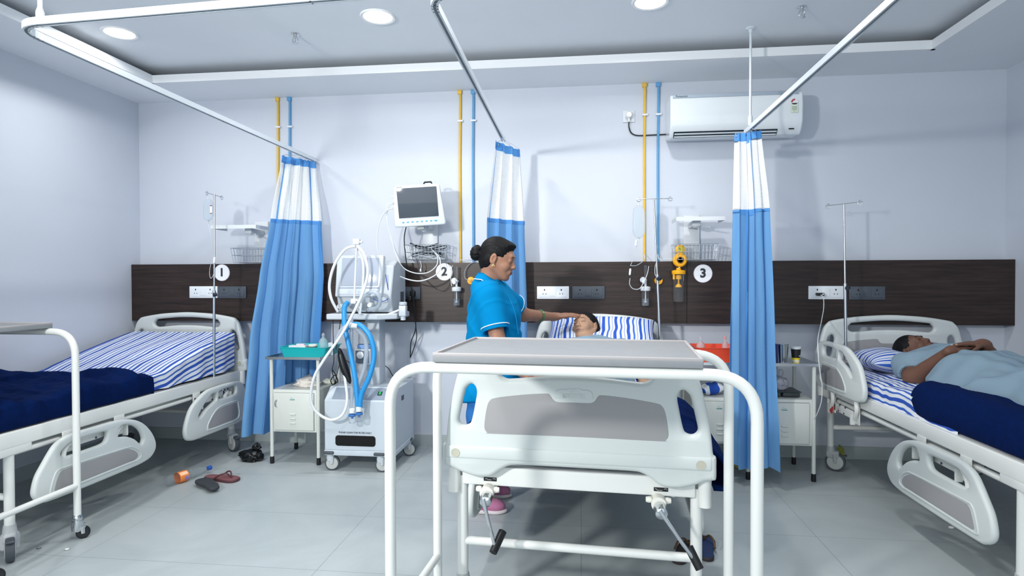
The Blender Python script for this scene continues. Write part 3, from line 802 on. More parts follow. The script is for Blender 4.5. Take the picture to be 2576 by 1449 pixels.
# ================================================================ overbed tables
def overbed_table(label, x, y, rz, flip=1):
    o = thing('overbed_table', label, 'overbed table', (x, y, 0), rz, 'overbed tables')
    w, d, zt = .517, .225, 1.046
    for yy in (-d, d):
        P = rounded([(-w, yy, .115), (-w, yy, zt), (w, yy, zt), (w, yy, .115)], .125, 10)
        MB().tube(P, .0165, 18).build('frame_tube', STEEL, o)
    for s in (-1, 1): MB().cyl((s*w, -d, .272), (s*w, d, .272), .0145, n=16).build('base_bar', STEEL, o)
    tp = MB(); tp.box((0, 0, 1.0735), (.756, .485, .021), bev=.003); tp.build('tabletop', GREYP, o)
    rm = MB(); e = .0095
    rm.box((0, -.2375, 1.0865), (.756, e, .009), bev=.0015).box((0, .2375, 1.0865), (.756, e, .009), bev=.0015)
    rm.box((-.3735, 0, 1.0865), (e, .475, .009), bev=.0015).box((.3735, 0, 1.0865), (e, .475, .009), bev=.0015)
    rm.build('rim', mat('rim_beige_grey', 'aba7a8', .5), o)
    for s in (-1, 1):
        for yy in (-d, d):
            MB().lathe([(.018, 0), (.022, .012), (.022, .03), (.017, .04)], (s*w, yy, .085), n=20).build('collar', CHROME, o)
            caster(o, s*w, yy, .031, .02, CHROME, .095, ang=2.3, wheelm=DARKRUB, tyre=BLACK, brake=False, lean=.022)
    return o
overbed_table('grey-topped overbed table over the foot of the middle bed, nearest the camera', -.034, 1.905, math.radians(-4.3))
overbed_table('grey-topped overbed table over the left bed, cut by the photo edge', -3.037, 2.49, 0)

# ================================================================ bedside lockers
LINE = mat('door_gap', '8d928f', .7)
def locker(label, x, y, flag_handle):
    o = thing('bedside_locker', label, 'locker', (x, y, 0), 0, 'white bedside lockers')   # origin: centre of the front edge
    w, d, zt = .173, .36, .742
    for sx in (-1, 1):
        for yy in (.0, d):
            l = MB().cyl((sx*w, yy, .03), (sx*w, yy, zt), .0125, n=16).build('leg', LOCK, o)
            MB().lathe([(.0145, 0), (.0155, .01), (.014, .05)], (sx*w, yy, 0), n=18).build('foot', BLACK, l)
    b = MB().box((0, d/2, .3755), (2*w+.004, d, .299), bev=.003).build('cabinet_box', LOCK, o)
    dr = MB().box((-.004, -.0075, .372), (.292, .012, .262), bev=.003).build('door', LOCK, o)
    MB().box((-.004, -.001, .372), (.297, .002, .267)).build('door_gap', LINE, o, smooth=False)
    MB().tube(catmull([(-.126, -.014, .455), (-.13, -.026, .45), (-.134, -.028, .43), (-.13, -.026, .41), (-.126, -.014, .405)], 5), .0035, 8).build('handle', CHROME, dr)
    lb = MB(); lb.box((-.012, -.0140, .458), (.036, .001, .005)); lb.build('label', mat('label_green', '3d8f86', .5), dr)
    MB().tube(catmull([(-.026, -.0142, .466), (-.018, -.0142, .473), (-.008, -.0142, .468), (.0, -.0142, .466)], 4), .001, 5).build('logo', mat('label_teal', '8fb7b4', .5), dr)
    for k in range(3):
        MB().box((-.008, -.0165, .355-.031*k), (.042, .008, .012), bev=.0035).build('louvre', LOCK, dr)
    t_ = MB()
    t_.box((0, d/2, .746), (.40, .42, .004)).box((0, d/2-.21, .7525), (.404, .003, .018)).box((0, d/2+.21, .7525), (.404, .003, .018)).box((-.2, d/2, .7525), (.003, .42, .018)).box((.2, d/2, .7525), (.003, .42, .018))
    t_.build('steel_top', BRUSH, o)
    return o
lk1 = locker('white bedside locker with the turquoise tray on top, left of the ventilator', -2.01, 4.0, 1)
lk2 = locker('white bedside locker half hidden behind the right curtain, carrying the orange basket', .905, 4.01, 1)
lk3 = locker('white bedside locker beside the right bed, carrying the paper cup and steel tumbler', 1.31, 4.01, 1)

# ================================================================ ventilator on its compressor cart
vt = thing('ventilator', 'white medical ventilator on a wheeled compressor cart with blue and white hoses', 'ventilator', (-1.49, 4.08, 0))
VW = mat('ventilator_white', 'c2cad1', .35); VC = mat('compressor_grey_white', 'c0cad3', .4)
VX0, VX1, VY0, VY1 = -1.735, -1.245, 3.87, 4.34
def prismx(prof, x0, x1):
    n = len(prof); vs = [(x0, a, b) for a, b in prof]+[(x1, a, b) for a, b in prof]
    return vs, [(i, (i+1) % n, n+(i+1) % n, n+i) for i in range(n)]+[tuple(range(n-1, -1, -1)), tuple(range(n, 2*n))]
b_ = MB().add(*prismx([(VY0, .145), (VY0, .485), (VY0+.10, .562), (VY1, .562), (VY1, .145)], VX0, VX1)).build('compressor_body', VC, vt, world=True, bev=.006)
MB().box(((VX0+VX1)/2, (VY0+VY1)/2, .128), (VX1-VX0+.004, VY1-VY0+.006, .036), bev=.004).build('base_skirt', VC, vt, world=True)
R_ = Matrix.Rotation(math.atan2(.077, .10), 3, 'X')
MB().box(((VX0+VX1)/2+.005, VY0+.049, .524), (.40, .105, .003), R_, bev=.001).build('control_panel', mat('panel_slate', '8794a4', .4), vt, world=True)
q = MB().box((VX1-.115, VY0+.050, .527), (.03, .034, .006), R_, bev=.001).build('power_switch', BLACK, vt, world=True)
MB().box((VX1-.115, VY0+.050, .5295), (.017, .026, .006), R_, bev=.001).build('green_rocker', mat('rocker_green', '1f9f5b', .3, emit=.15), q)
FG = mat('filter_foam', '101114', .95, bump=.8, bscale=500)
fo = [(-.125, -.035), (-.135, -.03), (-.14, -.02), (-.14, .02), (-.135, .03), (-.125, .035), (0, .035), (.125, .035), (.135, .03), (.14, .02), (.14, -.02), (.135, -.03), (.125, -.035), (0, -.035)]
plate('filter_grille', fo, [], .006, .001, FG, XZ((-1.516, VY0-.002, .213)), vt, world=True, poly=True)
text('inscription', 'PLEASE CLEAN THE FILTER DAILY', .0155, mat('print_grey', '4a525c', .6), XZ((-1.518, VY0-.0012, .268)), vt, world=True, bold=.0003)
MB().box((VX1+.0005, VY0+.19, .475), (.003, .055, .034), bev=.001).build('side_handle', GREYRUB, vt, world=True)
for x, y in ((VX0+.03, VY0+.03), (VX1-.105, VY0+.03), (VX0+.04, VY1-.05), (VX1-.03, VY1-.06)):
    m_ = MB(); m_.box((x-.0, y-.02, .128), (.075, .05, .022), bev=.008)
    m_.build('bumper', GREYRUB, vt, world=True)
    # roots of casters are local: shift
    lx, ly = x-vt.location.x, y-vt.location.y
    caster(vt, lx, ly-.0, .05, .03, VW, .118, ang=PI/2+.2, tyre=GREYRUB, brake=False, lean=.012)
MB().box((-1.465, 4.13, .80), (.105, .13, .48), bev=.006).build('column', VW, vt, world=True)
sh = [(-1.745, 3.93), (-1.38, 3.93), (-1.27, 4.02), (-1.27, 4.33), (-1.745, 4.33)]
n = len(sh); vs = [(a, b, 1.028) for a, b in sh]+[(a, b, 1.068) for a, b in sh]
MB().add(vs, [(i, (i+1) % n, n+(i+1) % n, n+i) for i in range(n)]+[tuple(range(n-1, -1, -1)), tuple(range(n, 2*n))]).build('shelf', VW, vt, world=True, bev=.008)
MB().box((-1.235, 4.05, 1.085), (.05, .05, .075), bev=.006).lathe([(.026, 0), (.028, .004), (.028, .018), (.02, .022)], (-1.235, 4.05, 1.125), n=20).cyl((-1.235, 4.05, 1.02), (-1.235, 4.05, 1.05), .018).build('arm_clamp', VW, vt, world=True)
# display unit
T1 = Matrix.Translation((-1.527, 3.985, 1.33)) @ Matrix.Rotation(math.radians(-9), 4, 'X')
du = MB().box((0, .025, 0), (.335, .05, .292), bev=.008).build('display_unit', VW, vt, world=True, T=T1)
MB().box((.005, -.0015, .028), (.265, .004, .195), bev=.001).build('screen', mat('screen_off_pale', 'a4adbd', .12), du, T=T1)
kp = MB().box((.005, -.0015, -.103), (.285, .004, .052), bev=.001).build('button_panel', mat('keypad_blue_grey', 'c3cddd', .4), du, T=T1)
MB().box((.005, -.0042, -.085), (.285, .002, .008)).build('keypad_stripe', mat('stripe_grey', '8a95a8', .4), kp, T=T1)
bt = MB()
for k in range(4):
    MB().box((-.06+.035*k, -.0045, -.108), (.016, .003, .012), bev=.001).build('button', VW, kp, T=T1)
MB().add(*prismx([(4.02, 1.075), (3.985, 1.18), (4.05, 1.40), (4.14, 1.44), (4.33, 1.38), (4.33, 1.075)], -1.69, -1.30)).build('main_unit', mat('unit_grey_white', 'b4bcc3', .4), vt, world=True, bev=.008)
vg = MB()
for k in range(7): vg.box((-1.2985, 4.20+.012*k, 1.17), (.003, .006, .09))
vg.build('vent_slots', GREYRUB, vt, world=True)
ap = MB()
for x, z in ((-1.60, 1.13), (-1.655, 1.12), (-1.52, 1.12), (-1.44, 1.13)): ap.cyl((x, 3.99, z), (x, 3.945, z), .017, n=16)
ap.build('gas_ports', WHITEP, vt, world=True)
# support arm and hoses (given by points in front of the unit)
def pth(P, k=10): return catmull([aty(x, y, Y) for x, y, Y in P], k)
WH = mat('hose_white', 'dfe4e6', .4); BH = mat('hose_blue', '2f9be0', .35, trans=.15); CH = mat('hose_clear', 'd5e0ea', .25, trans=.55, alpha=.8)
arm = MB().tube([aty(897, 618, 3.86), aty(891, 755, 3.86)], .0065, 10).tube([aty(891, 755, 3.86), aty(905, 790, 3.93), aty(960, 797, 4.0), (-1.235, 4.05, 1.10)], .008, 10)
p = aty(897, 608, 3.86); arm.box(p, (.046, .03, .04), bev=.006).cyl(p+Vector((.02, 0, -.004)), p+Vector((.042, 0, -.004)), .007)
p = aty(890, 758, 3.86); arm.box(p, (.036, .03, .034), bev=.006).cyl(p+Vector((.012, 0, .006)), p+Vector((.03, 0, .006)), .009)
arm.build('support_arm', WHITEP, vt, world=True)
MB().tube(pth([(894, 619, 3.85), (868, 628, 3.84), (842, 665, 3.84), (829, 712, 3.85), (833, 750, 3.86), (850, 784, 3.9)]), .0095, 12).build('white_hose', WH, vt, world=True)
MB().tube(pth([(899, 619, 3.84), (915, 640, 3.82), (925, 680, 3.81), (918, 720, 3.80), (900, 765, 3.78), (860, 840, 3.74), (815, 905, 3.72), (790, 950, 3.72), (782, 1000, 3.74), (795, 1035, 3.76), (830, 1056, 3.78), (860, 1045, 3.79), (873, 1010, 3.80), (869, 960, 3.82), (858, 900, 3.86)]), .0095, 12).build('white_hose', WH, vt, world=True)
MB().tube(pth([(899, 622, 3.88), (913, 660, 3.88), (913, 720, 3.87), (906, 790, 3.9)]), .0085, 12).build('white_hose', WH, vt, world=True)
def corr(P, r, name, m_, par, k=16):
    q = pth(P, k); rads = [r*(1+.07*(i % 2)) for i in range(len(q))]
    return MB().tube(q, r, 14, rads=rads).build(name, m_, par, world=True)
corr([(874, 762, 3.93), (867, 772, 3.88), (866, 800, 3.86), (868, 826, 3.84), (880, 880, 3.82), (893, 950, 3.80), (900, 1020, 3.79)], .0165, 'blue_hose', BH, vt)
corr([(866, 835, 3.84), (880, 819, 3.81), (905, 818, 3.80), (930, 845, 3.79), (941, 890, 3.79), (930, 945, 3.78), (910, 990, 3.78), (905, 1025, 3.78)], .0165, 'blue_hose', BH, vt)
corr([(845, 860, 3.80), (858, 832, 3.80), (876, 820, 3.81), (898, 828, 3.82), (920, 860, 3.84), (918, 920, 3.83), (900, 975, 3.82), (890, 1030, 3.80)], .014, 'clear_hose', CH, vt)
corr([(905, 770, 3.9), (918, 744, 3.87), (942, 734, 3.86), (956, 752, 3.87), (950, 772, 3.9), (925, 780, 3.92)], .012, 'clear_hose', CH, vt)
corr([(884, 800, 3.88), (884, 860, 3.87), (886, 940, 3.85), (884, 1030, 3.82)], .013, 'clear_hose', CH, vt)
MB().cyl(aty(880, 818, 3.80), aty(900, 819, 3.80), .019, n=16).build('hose_joint', WH, vt, world=True)
DB = mat('trap_blue', '2c6fb5', .4); CLR = mat('clear_cup', 'e8eff4', .08, trans=.9, ior=1.3, alpha=.6)
for x, y in ((886, 1046), (903, 1042)):
    p = aty(x, y, 3.775)
    w_ = MB().lathe([(.012, .05), (.02, .045), (.02, .02), (.014, .018)], p, n=20).build('water_trap', WH, vt, world=True)
    MB().lathe([(.008, 0), (.022, .004), (.026, .012), (.022, .018), (.006, .02)], p+Vector((0, 0, -.008)), n=20).lathe([(.002, -.012), (.008, -.010), (.006, 0)], p+Vector((0, 0, -.008)), n=12).build('trap_cap', DB, w_)
    MB().lathe([(.015, -.045), (.022, -.04), (.026, .0), (.025, .002)], p+Vector((0, 0, -.005)), n=20).build('cup', CLR, w_)
# humidifier on the column
hx = aty(918, 895, 3.99)
hm = MB().box(hx, (.115, .10, .105), bev=.006).build('humidifier', VW, vt, world=True)
MB().box(hx+Vector((0, -.0515, -.002)), (.10, .003, .088), bev=.001).build('front_panel', mat('humid_slate', '5d6a7b', .4), hm)
MB().lathe([(.001, 0), (.022, 0), (.025, -.006), (.001, -.014)], hx+Vector((-.012, -.053, .012)), (0, 1, 0), 28).build('dial', WHITEP, hm)
MB().lathe([(.03, .05), (.05, .055), (.052, .075), (.048, .08)], hx, n=24).build('heater_ring', mat('ring_blue', '7fa6dd', .4), hm)
MB().lathe([(.045, .08), (.045, .15), (.03, .165), (.012, .17)], hx, n=24).build('water_chamber', CLR, hm)
# breathing bag and black leads
bb = [aty(x, y, 3.84) for x, y in ((853, 876), (866, 925), (884, 966))]
MB().tube(catmull(bb, 8), .01, 14, rads=[.006+.022*math.sin(PI*min(1, i/16))**.8 for i in range(17)]).build('breathing_bag', mat('bag_black', '14161a', .35), vt, world=True)
for P in ([(838, 780, 4.1), (838, 840, 4.1), (840, 905, 4.1), (836, 935, 4.15), (850, 985, 4.2)], [(858, 800, 4.0), (850, 850, 4.0), (845, 880, 3.98)], [(884, 965, 3.84), (890, 985, 3.88), (895, 1000, 3.95)],
          [(945, 800, 4.2), (958, 830, 4.2), (947, 860, 4.2), (944, 890, 4.2)], [(884, 915, 4.1), (860, 905, 4.1), (848, 940, 4.15), (844, 965, 4.18)], [(946, 905, 4.2), (975, 925, 4.3), (988, 945, 4.38), (1002, 965, 4.42)],
          [(946, 955, 4.22), (975, 955, 4.3), (1000, 948, 4.36), (1018, 941, 4.38), (1008, 952, 4.38), (990, 950, 4.36), (1010, 965, 4.37), (1033, 985, 4.37), (1020, 1005, 4.36)]):
    MB().tube(pth(P, 8), .0028, 6).build('black_cable', BLACK, vt, world=True)
MB().tube(pth([(836, 930, 4.14), (846, 948, 4.14), (840, 968, 4.15), (832, 958, 4.15), (842, 944, 4.14), (850, 958, 4.15), (840, 965, 4.16)], 6), .004, 6).build('cable_coil', BLACK, vt, world=True)
MB().tube(pth([(970, 690, 4.0), (975, 720, 4.0), (978, 745, 4.0), (968, 757, 3.96), (950, 757, 3.94), (938, 750, 3.95)], 8), .0028, 8).build('blue_tube', mat('thin_blue', '2947a8', .4), vt, world=True)

# ================================================================ patient monitor on its wall bracket
br2 = thing('monitor_bracket', 'white wall bracket with a wire basket of coiled leads under the monitor', 'bracket', (-1.16, YB, 1.45))
MB().box((-1.16, YB-.012, 1.60), (.115, .022, .34), bev=.003).build('wall_plate', WHITEP, br2, world=True)
MB().box((-1.16, YB-.09, 1.70), (.05, .16, .035), bev=.004).cyl((-1.16, 4.34, 1.66), (-1.16, 4.34, 1.735), .018).build('swing_arm', WHITEP, br2, world=True)
def basket(par, x0, x1, y0, y1, z0, z1, bars=12):
    w_ = MB(); r = .0017
    for z, a in ((z1, 0), (z0+.5*(z1-z0), .006), (z0, .014)):
        w_.tube([(x0+a, y0+a, z), (x1-a, y0+a, z), (x1-a, y1, z), (x0+a, y1, z)], r*1.3, 6, closed=True)
    for i in range(bars+1):
        x = x0+.014+(x1-x0-.028)*i/bars
        w_.tube([(x0+(x1-x0)*i/bars, y0, z1), (x, y0+.014, z0), (x, y1, z0), (x, y1, z1)], r, 5)
    for i in range(1, 4):
        y = y0+(y1-y0)*i/4
        w_.tube([(x0, y, z1), (x0+.014, y, z0), (x1-.014, y, z0), (x1, y, z1)], r, 5)
    return w_.build('wire_basket', mat('wire_chrome', 'c9d0d8', .3, .7), par, world=True)
basket(br2, -1.325, -1.0, 4.37, 4.52, 1.455, 1.565)
mn = thing('patient_monitor', 'tilted white patient monitor with a dark screen above the wire basket', 'monitor', (-1.165, 4.26, 1.83))
Cm = Vector((-1.165, 4.205, 1.84))
Rm = Matrix.Rotation(math.radians(-3.8), 3, 'Y') @ Matrix.Rotation(math.radians(9), 3, 'Z') @ Matrix.Rotation(math.radians(11), 3, 'X')
TM = Matrix.Translation(Cm) @ Rm.to_4x4()
ho = [(-.162, -.14), (-.17, -.13), (-.172, .12), (-.165, .142), (-.15, .148), (.15, .148), (.165, .142), (.172, .12), (.174, -.13), (.166, -.14)]
plate('housing', [(-.178, -.15), (-.184, -.13), (-.163, .13), (-.155, .14), (-.13, .144), (.13, .144), (.155, .14), (.163, .13), (.188, -.13), (.182, -.15), (.15, -.152), (-.15, -.152)], [], .06, .01, WHITEP, TM @ XZ((0, .02, 0)), mn, world=True, poly=True)
MB().box((-.003, .085, .0), (.30, .09, .255), bev=.02).build('rear_shell', BLACK, mn, world=True, T=TM)
sc_ = MB().box((-.002, -.0115, .02), (.285, .004, .212), bev=.001).build('screen', mat('monitor_screen', '4a525c', .07, spec=.6), mn, world=True, T=TM)
KB = mat('key_blue', '3aa6cf', .4)
for k in range(8):
    MB().box((-.118+.0335*k, -.0115, -.117), (.015 if k < 7 else .022, .003, .007), bev=.001).build('key', KB, mn, world=True, T=TM)
MB().box((-.125, -.0105, .134), (.04, .002, .005)).build('maker_mark', mat('mark_grey', '9aa3ad', .5), mn, world=True, T=TM)
MB().tube([TM@Vector((.05, .04, .150)), TM@Vector((.055, .06, .158)), TM@Vector((.10, .06, .158)), TM@Vector((.105, .04, .150))], .006, 8).build('handle', BLACK, mn, world=True)
cn = MB()
for z in (.07, .035, .0): cn.cyl(TM@Vector((-.172, .02, z)), TM@Vector((-.192, .02, z-.002)), .0045, n=10)
cn.build('connectors', WHITEP, mn, world=True)
MB().box((0, .06, -.165), (.05, .06, .03), bev=.004).build('mount', GREYW, mn, world=True, T=TM)
LEAD = mat('lead_grey', 'd3d9dd', .4)
def cable(name, label, P, r, m_, cat='cable', group=None, k=10):
    q = pth(P, k); o = thing(name, label, cat, q[-1], 0, group)
    MB().tube(q, r, 8).build('cord', m_, o, world=True); return o
cable('monitor_lead', 'thick grey monitor lead making the largest loop down past sign 2', [(996, 523, 4.22), (970, 532, 4.2), (952, 570, 4.2), (950, 630, 4.2), (970, 670, 4.2), (1005, 695, 4.2), (1050, 707, 4.2), (1085, 698, 4.22), (1105, 680, 4.25), (1106, 650, 4.33), (1090, 630, 4.40)], .0045, LEAD, 'cable', 'monitor leads')
cable('monitor_lead', 'grey monitor lead making the smaller inner loop under the basket', [(996, 514, 4.22), (978, 518, 4.22), (975, 560, 4.22), (990, 620, 4.22), (1010, 668, 4.22), (1040, 686, 4.22), (1075, 686, 4.24), (1098, 668, 4.28), (1100, 645, 4.33), (1085, 626, 4.40)], .0038, LEAD, 'cable', 'monitor leads')
cable('monitor_lead', 'thin grey monitor lead falling straight from the monitor into the basket', [(996, 510, 4.22), (975, 516, 4.22), (972, 545, 4.22), (985, 600, 4.22), (1005, 648, 4.26), (1022, 650, 4.36), (1036, 640, 4.43)], .003, LEAD, 'cable', 'monitor leads')
cable('power_cable', 'black power cable running from the monitor down to the grey socket and below', [(1022, 570, 4.27), (1017, 600, 4.30), (1021, 650, 4.33), (1027, 690, 4.36), (1035, 725, 4.38), (1041, 760, 4.38), (1045, 800, 4.39), (1045, 830, 4.42), (1034, 862, 4.46), (1032, 900, 4.48)], .004, BLACK)
cable('power_cable', 'second black power cable looping under the grey socket beside the ventilator', [(1038, 728, 4.40), (1040, 770, 4.39), (1046, 820, 4.42), (1048, 850, 4.46), (1040, 880, 4.48), (1032, 900, 4.49)], .0035, BLACK)
cable('sensor_cable', 'thin black cable drooping from the basket to sign 2', [(1048, 650, 4.36), (1060, 690, 4.40), (1090, 722, 4.42), (1115, 732, 4.42), (1130, 718, 4.42), (1135, 695, 4.42)], .0018, BLACK)
# coiled leads and probe in the basket
cl = thing('coiled_leads', 'bundle of grey and dark leads coiled in the wire basket under the monitor', 'cable', (-1.16, 4.45, 1.47))
for k in range(6):
    P = [(-1.16+(.105+.012*math.sin(k*2.1))*math.cos(t+k)+.01*k*(-1)**k*.6, 4.445+.045*math.sin(t+k*1.3), 1.475+.018*k+.014*math.sin(2*t+k)) for t in [i*PI/8 for i in range(16)]]
    MB().tube(catmull(P, 3, True), .0035, 6, closed=True).build('coil', [LEAD, BLACK, GREYRUB][k % 3], cl, world=True)
MB().tube(pth([(1056, 655, 4.37), (1060, 668, 4.36), (1058, 676, 4.36)], 5), .0018, 6).ell(aty(1058, 680, 4.36), (.007, .007, .013)).build('white_probe', WHITEP, cl, world=True)

# ================================================================ empty monitor shelves with baskets
def shelf_unit(label, x0, x1, ztop, xb0, xb1, tray_x1=None):
    o = thing('monitor_shelf', label, 'shelf', ((x0+x1)/2, YB, 1.45), 0, 'empty monitor shelves')
    t_ = MB()
    a, b = (x0+x1)/2, (x1-x0)
    t_.box((a, 4.33, ztop), (b, .21, .004)).box((a, 4.225, ztop-.012), (b, .003, .026)).box((x0, 4.33, ztop-.012), (.003, .21, .026)).box((x1, 4.33, ztop-.012), (.003, .21, .026))
    t_.build('tray', WHITEP, o, world=True, smooth=False)
    m = MB(); cx = (xb0+xb1)/2
    m.box((cx, YB-.012, 1.60), (.115, .022, .34), bev=.003)
    m.build('wall_plate', WHITEP, o, world=True)
    MB().box((cx, 4.43, ztop-.035), (.055, .20, .04), bev=.004).cyl((cx, 4.36, ztop-.06), (cx, 4.36, ztop), .02).tube([(cx+.02, 4.36, ztop-.05), (cx+.09, 4.28, ztop-.065)], .004, 8).build('swing_arm', WHITEP, o, world=True)
    basket(o, xb0, xb1, 4.35, 4.50, 1.44, 1.55)
    return o
shelf_unit('empty white monitor shelf and wire basket on the wall behind the left curtain', -2.78, -2.42, 1.715, -2.70, -2.39)
shelf_unit('empty white monitor shelf and wire basket on the wall above sign 3', .655, .98, 1.728, .655, .965)

# ================================================================ air conditioner
ac = thing('air_conditioner', 'white split air conditioner mounted high on the back wall', 'air conditioner', (1.08, YB, 2.31))
AX0, AX1 = .625, 1.515
prof = [(YB, 2.318), (4.36, 2.30), (4.325, 2.335), (4.302, 2.39), (4.297, 2.50), (4.305, 2.585), (4.34, 2.605), (YB, 2.615)]
ACW = mat('ac_white', 'e8eef2', .18, coat=.5)
MB().add(*prismx(prof, AX0, AX1)).build('body', ACW, ac, world=True, bev=.012)
MB().box(((AX0+AX1)/2-.01, 4.299, 2.578), (AX1-AX0-.05, .006, .022), bev=.001).build('top_trim', mat('ac_trim_grey', 'a9b6c4', .3), ac, world=True)
text('brand_lettering', 'Panasonic', .021, mat('print_dark', '39424e', .5), XZ((.70, 4.295, 2.578)), ac, world=True, depth=.0004)
RV = Matrix.Rotation(math.radians(-52), 3, 'X')
MB().box((1.0, 4.337, 2.319), (.70, .05, .003), Matrix.Rotation(math.radians(-45), 3, 'X')).build('outlet_recess', mat('ac_dark', '20303c', .6), ac, world=True, smooth=False)
for k, (yy, zz) in enumerate(((4.327, 2.322), (4.345, 2.306))):
    MB().box((1.0, yy, zz), (.69, .012, .003), Matrix.Rotation(math.radians(-30), 3, 'X')).build('louvre', ACW, ac, world=True)
MB().box((1.44, 4.318, 2.335), (.035, .004, .008)).build('display_window', BLACK, ac, world=True)
lb = MB().box((1.452, 4.2945, 2.475), (.048, .002, .072)).build('energy_label', mat('label_cream', 'dde4cf', .6), ac, world=True)
MB().cyl((1.452, 4.2925, 2.510), (1.452, 4.2942, 2.510), .0245, n=32).build('star_disc', mat('label_white', 'eef0ee', .5), lb)
st = MB()
for k in range(3):
    a = math.radians(165-34*k); MB().cyl((1.452+.0175*math.cos(a), 4.291, 2.510+.0175*math.sin(a)), (1.452+.0175*math.cos(a), 4.2926, 2.510+.0175*math.sin(a)), .0068, n=5).build('star', mat('star_red', 'c23b57', .5), lb)
MB().add([(1.43, 4.2915, 2.503), (1.474, 4.2915, 2.503), (1.462, 4.2915, 2.494), (1.442, 4.2915, 2.494), (1.43, 4.2925, 2.503), (1.474, 4.2925, 2.503), (1.462, 4.2925, 2.494), (1.442, 4.2925, 2.494)], [(0, 1, 2, 3), (4, 7, 6, 5), (0, 4, 5, 1), (1, 5, 6, 2), (2, 6, 7, 3), (3, 7, 4, 0)]).build('dark_band', LABELB, lb, smooth=False)
for k, (ww, zz) in enumerate(((.03, 2.478), (.034, 2.468), (.026, 2.458), (.005, 2.447))): MB().box((1.452, 4.2932, zz), (ww, .001, .004)).build('small_print', mat('print_green', '8ea094', .6), lb, smooth=False)
pg = thing('power_plug', 'white plug and socket on the wall left of the air conditioner', 'plug', (.355, YB, 2.515))
MB().box((.355, YB-.005, 2.515), (.088, .01, .088), bev=.003).build('socket', WHITEP, pg, world=True)
MB().lathe([(.001, .05), (.018, .048), (.025, .035), (.024, .01), (.02, 0)], (.355, YB-.01, 2.518), (0, -1, 0), 20).box((.355, YB-.03, 2.488), (.012, .02, .04), bev=.004).build('plug', mat('plug_white', 'f4f6f8', .25), pg, world=True)
MB().tube(catmull([(.355, YB-.03, 2.47), (.356, YB-.025, 2.43), (.375, YB-.012, 2.39), (.42, YB-.008, 2.372), (.52, YB-.008, 2.372), (.63, YB-.01, 2.374)], 6), .0045, 8).build('cord', BLACK, pg, world=True)
# ================================================================ drip stands
KNOB = mat('knob_navy', '1d2836', .5)
def ivstand(label, top, bot, Lh, Rh, group='drip stands'):
    top, bot, Lh, Rh = map(Vector, (top, bot, Lh, Rh))
    o = thing('drip_stand', label, 'drip stand', tuple(bot), 0, group)
    mid = bot+(top-bot)*.47
    MB().cyl(bot, mid, .0095, n=16).cyl(mid, mid+Vector((0, 0, .02)), .011, n=16).build('lower_pole', BRUSH, o, world=True)
    MB().cyl(mid, top, .0062, n=14).build('upper_pole', BRUSH, o, world=True)
    MB().cyl(mid+Vector((.005, -.02, -.012)), mid+Vector((.02, -.002, -.008)), .014, n=14).build('clamp_knob', KNOB, o, world=True)
    ax = (Rh-Lh).normalized(); m_ = MB(); m_.tube([Lh, Rh], .0024, 8)
    for e, s in ((Lh, 1), (Rh, -1)):
        P = []
        for i in range(11):
            t = math.radians(80+28*i)*1
            P.append(e+ax*s*.016+(ax*(-s)*math.cos(t-math.radians(80)+.3)*.014)+Vector((0, 0, -.016-.014*math.sin(t-math.radians(80)+.3)+.012)))
        m_.tube(P, .0022, 7)
    m_.build('hook_bar', CHROME, o, world=True)
    return o
ivstand('chrome drip stand on the left bed holding a bag in front of sign 1', aty(540, 488, 4.05), aty(538, 958, 4.05), aty(517, 484, 4.10), aty(561, 497, 4.0))
ivstand('chrome drip stand behind the middle bed with a bag on its left hook', aty(1645, 500, 4.2), aty(1661, 872, 4.2), aty(1601, 501, 4.2), aty(1692, 499, 4.2))
ivstand('chrome drip stand on the right bed with empty hooks', aty(2123, 512, 4.2), aty(2128, 905, 4.2), aty(2076, 518, 4.24), aty(2171, 507, 4.15))
BAG = mat('bag_plastic', 'dfe9f0', .15, trans=.75, ior=1.15, alpha=.75); TUBE = mat('drip_tube', 'dfe6ec', .25, alpha=.8)
def dripbag(label, c, w_, hh, tube, chamber):
    o = thing('drip_bag', label, 'drip bag', tuple(c), 0, 'drip bags')
    P = [(0, hh*.5), (w_*.28, hh*.46), (w_*.46, hh*.36), (w_*.5, hh*.1), (w_*.5, -hh*.28), (w_*.38, -hh*.42), (w_*.14, -hh*.5)]
    P = P+[(-a, b) for a, b in reversed(P[1:])]
    plate('bag', P, [], .024, .011, BAG, XZ(tuple(c)), o, world=True)
    MB().tube([Vector(c)+Vector((0, 0, hh*.48)), Vector(c)+Vector((0, 0, hh*.58))], .004, 8).build('hanger_loop', TUBE, o, world=True)
    MB().cyl(Vector(c)+Vector((0, 0, -hh*.48)), Vector(c)+Vector((0, 0, -hh*.62)), .006, .004).build('port', TUBE, o, world=True)
    q = catmull([Vector(c)+Vector((0, 0, -hh*.62))]+[aty(*p) for p in tube], 8)
    MB().tube(q, .0018, 6).build('drip_line', TUBE, o, world=True)
    for (x, y, Y) in chamber:
        p = aty(x, y, Y); MB().lathe([(.003, .024), (.0075, .02), (.0075, -.018), (.003, -.024)], p, (.1, 0, 1), 12).build('drip_chamber', mat('clamp_white', 'eef1f0', .35), o, world=True)
    return o
b1 = dripbag('clear drip bag with a small printed label, hanging at the left bed', aty(524, 528, 4.08), .075, .155, [(530, 590, 4.06), (536, 640, 4.06), (540, 660, 4.05), (537, 690, 4.05), (530, 700, 4.05), (527, 685, 4.05), (530, 665, 4.05)], [(539, 655, 4.04)])
p = aty(531, 527, 4.06)
MB().box(p, (.016, .002, .062)).build('printed_label', mat('label_paper', 'e8e6ea', .6), b1, world=True, smooth=False)
lm = MB()
for dz in (-.028, .028): lm.box(p+Vector((0, -.0015, dz)), (.015, .001, .007))
lm.build('print_bars', mat('print_maroon', '8a5560', .6), b1, world=True, smooth=False)
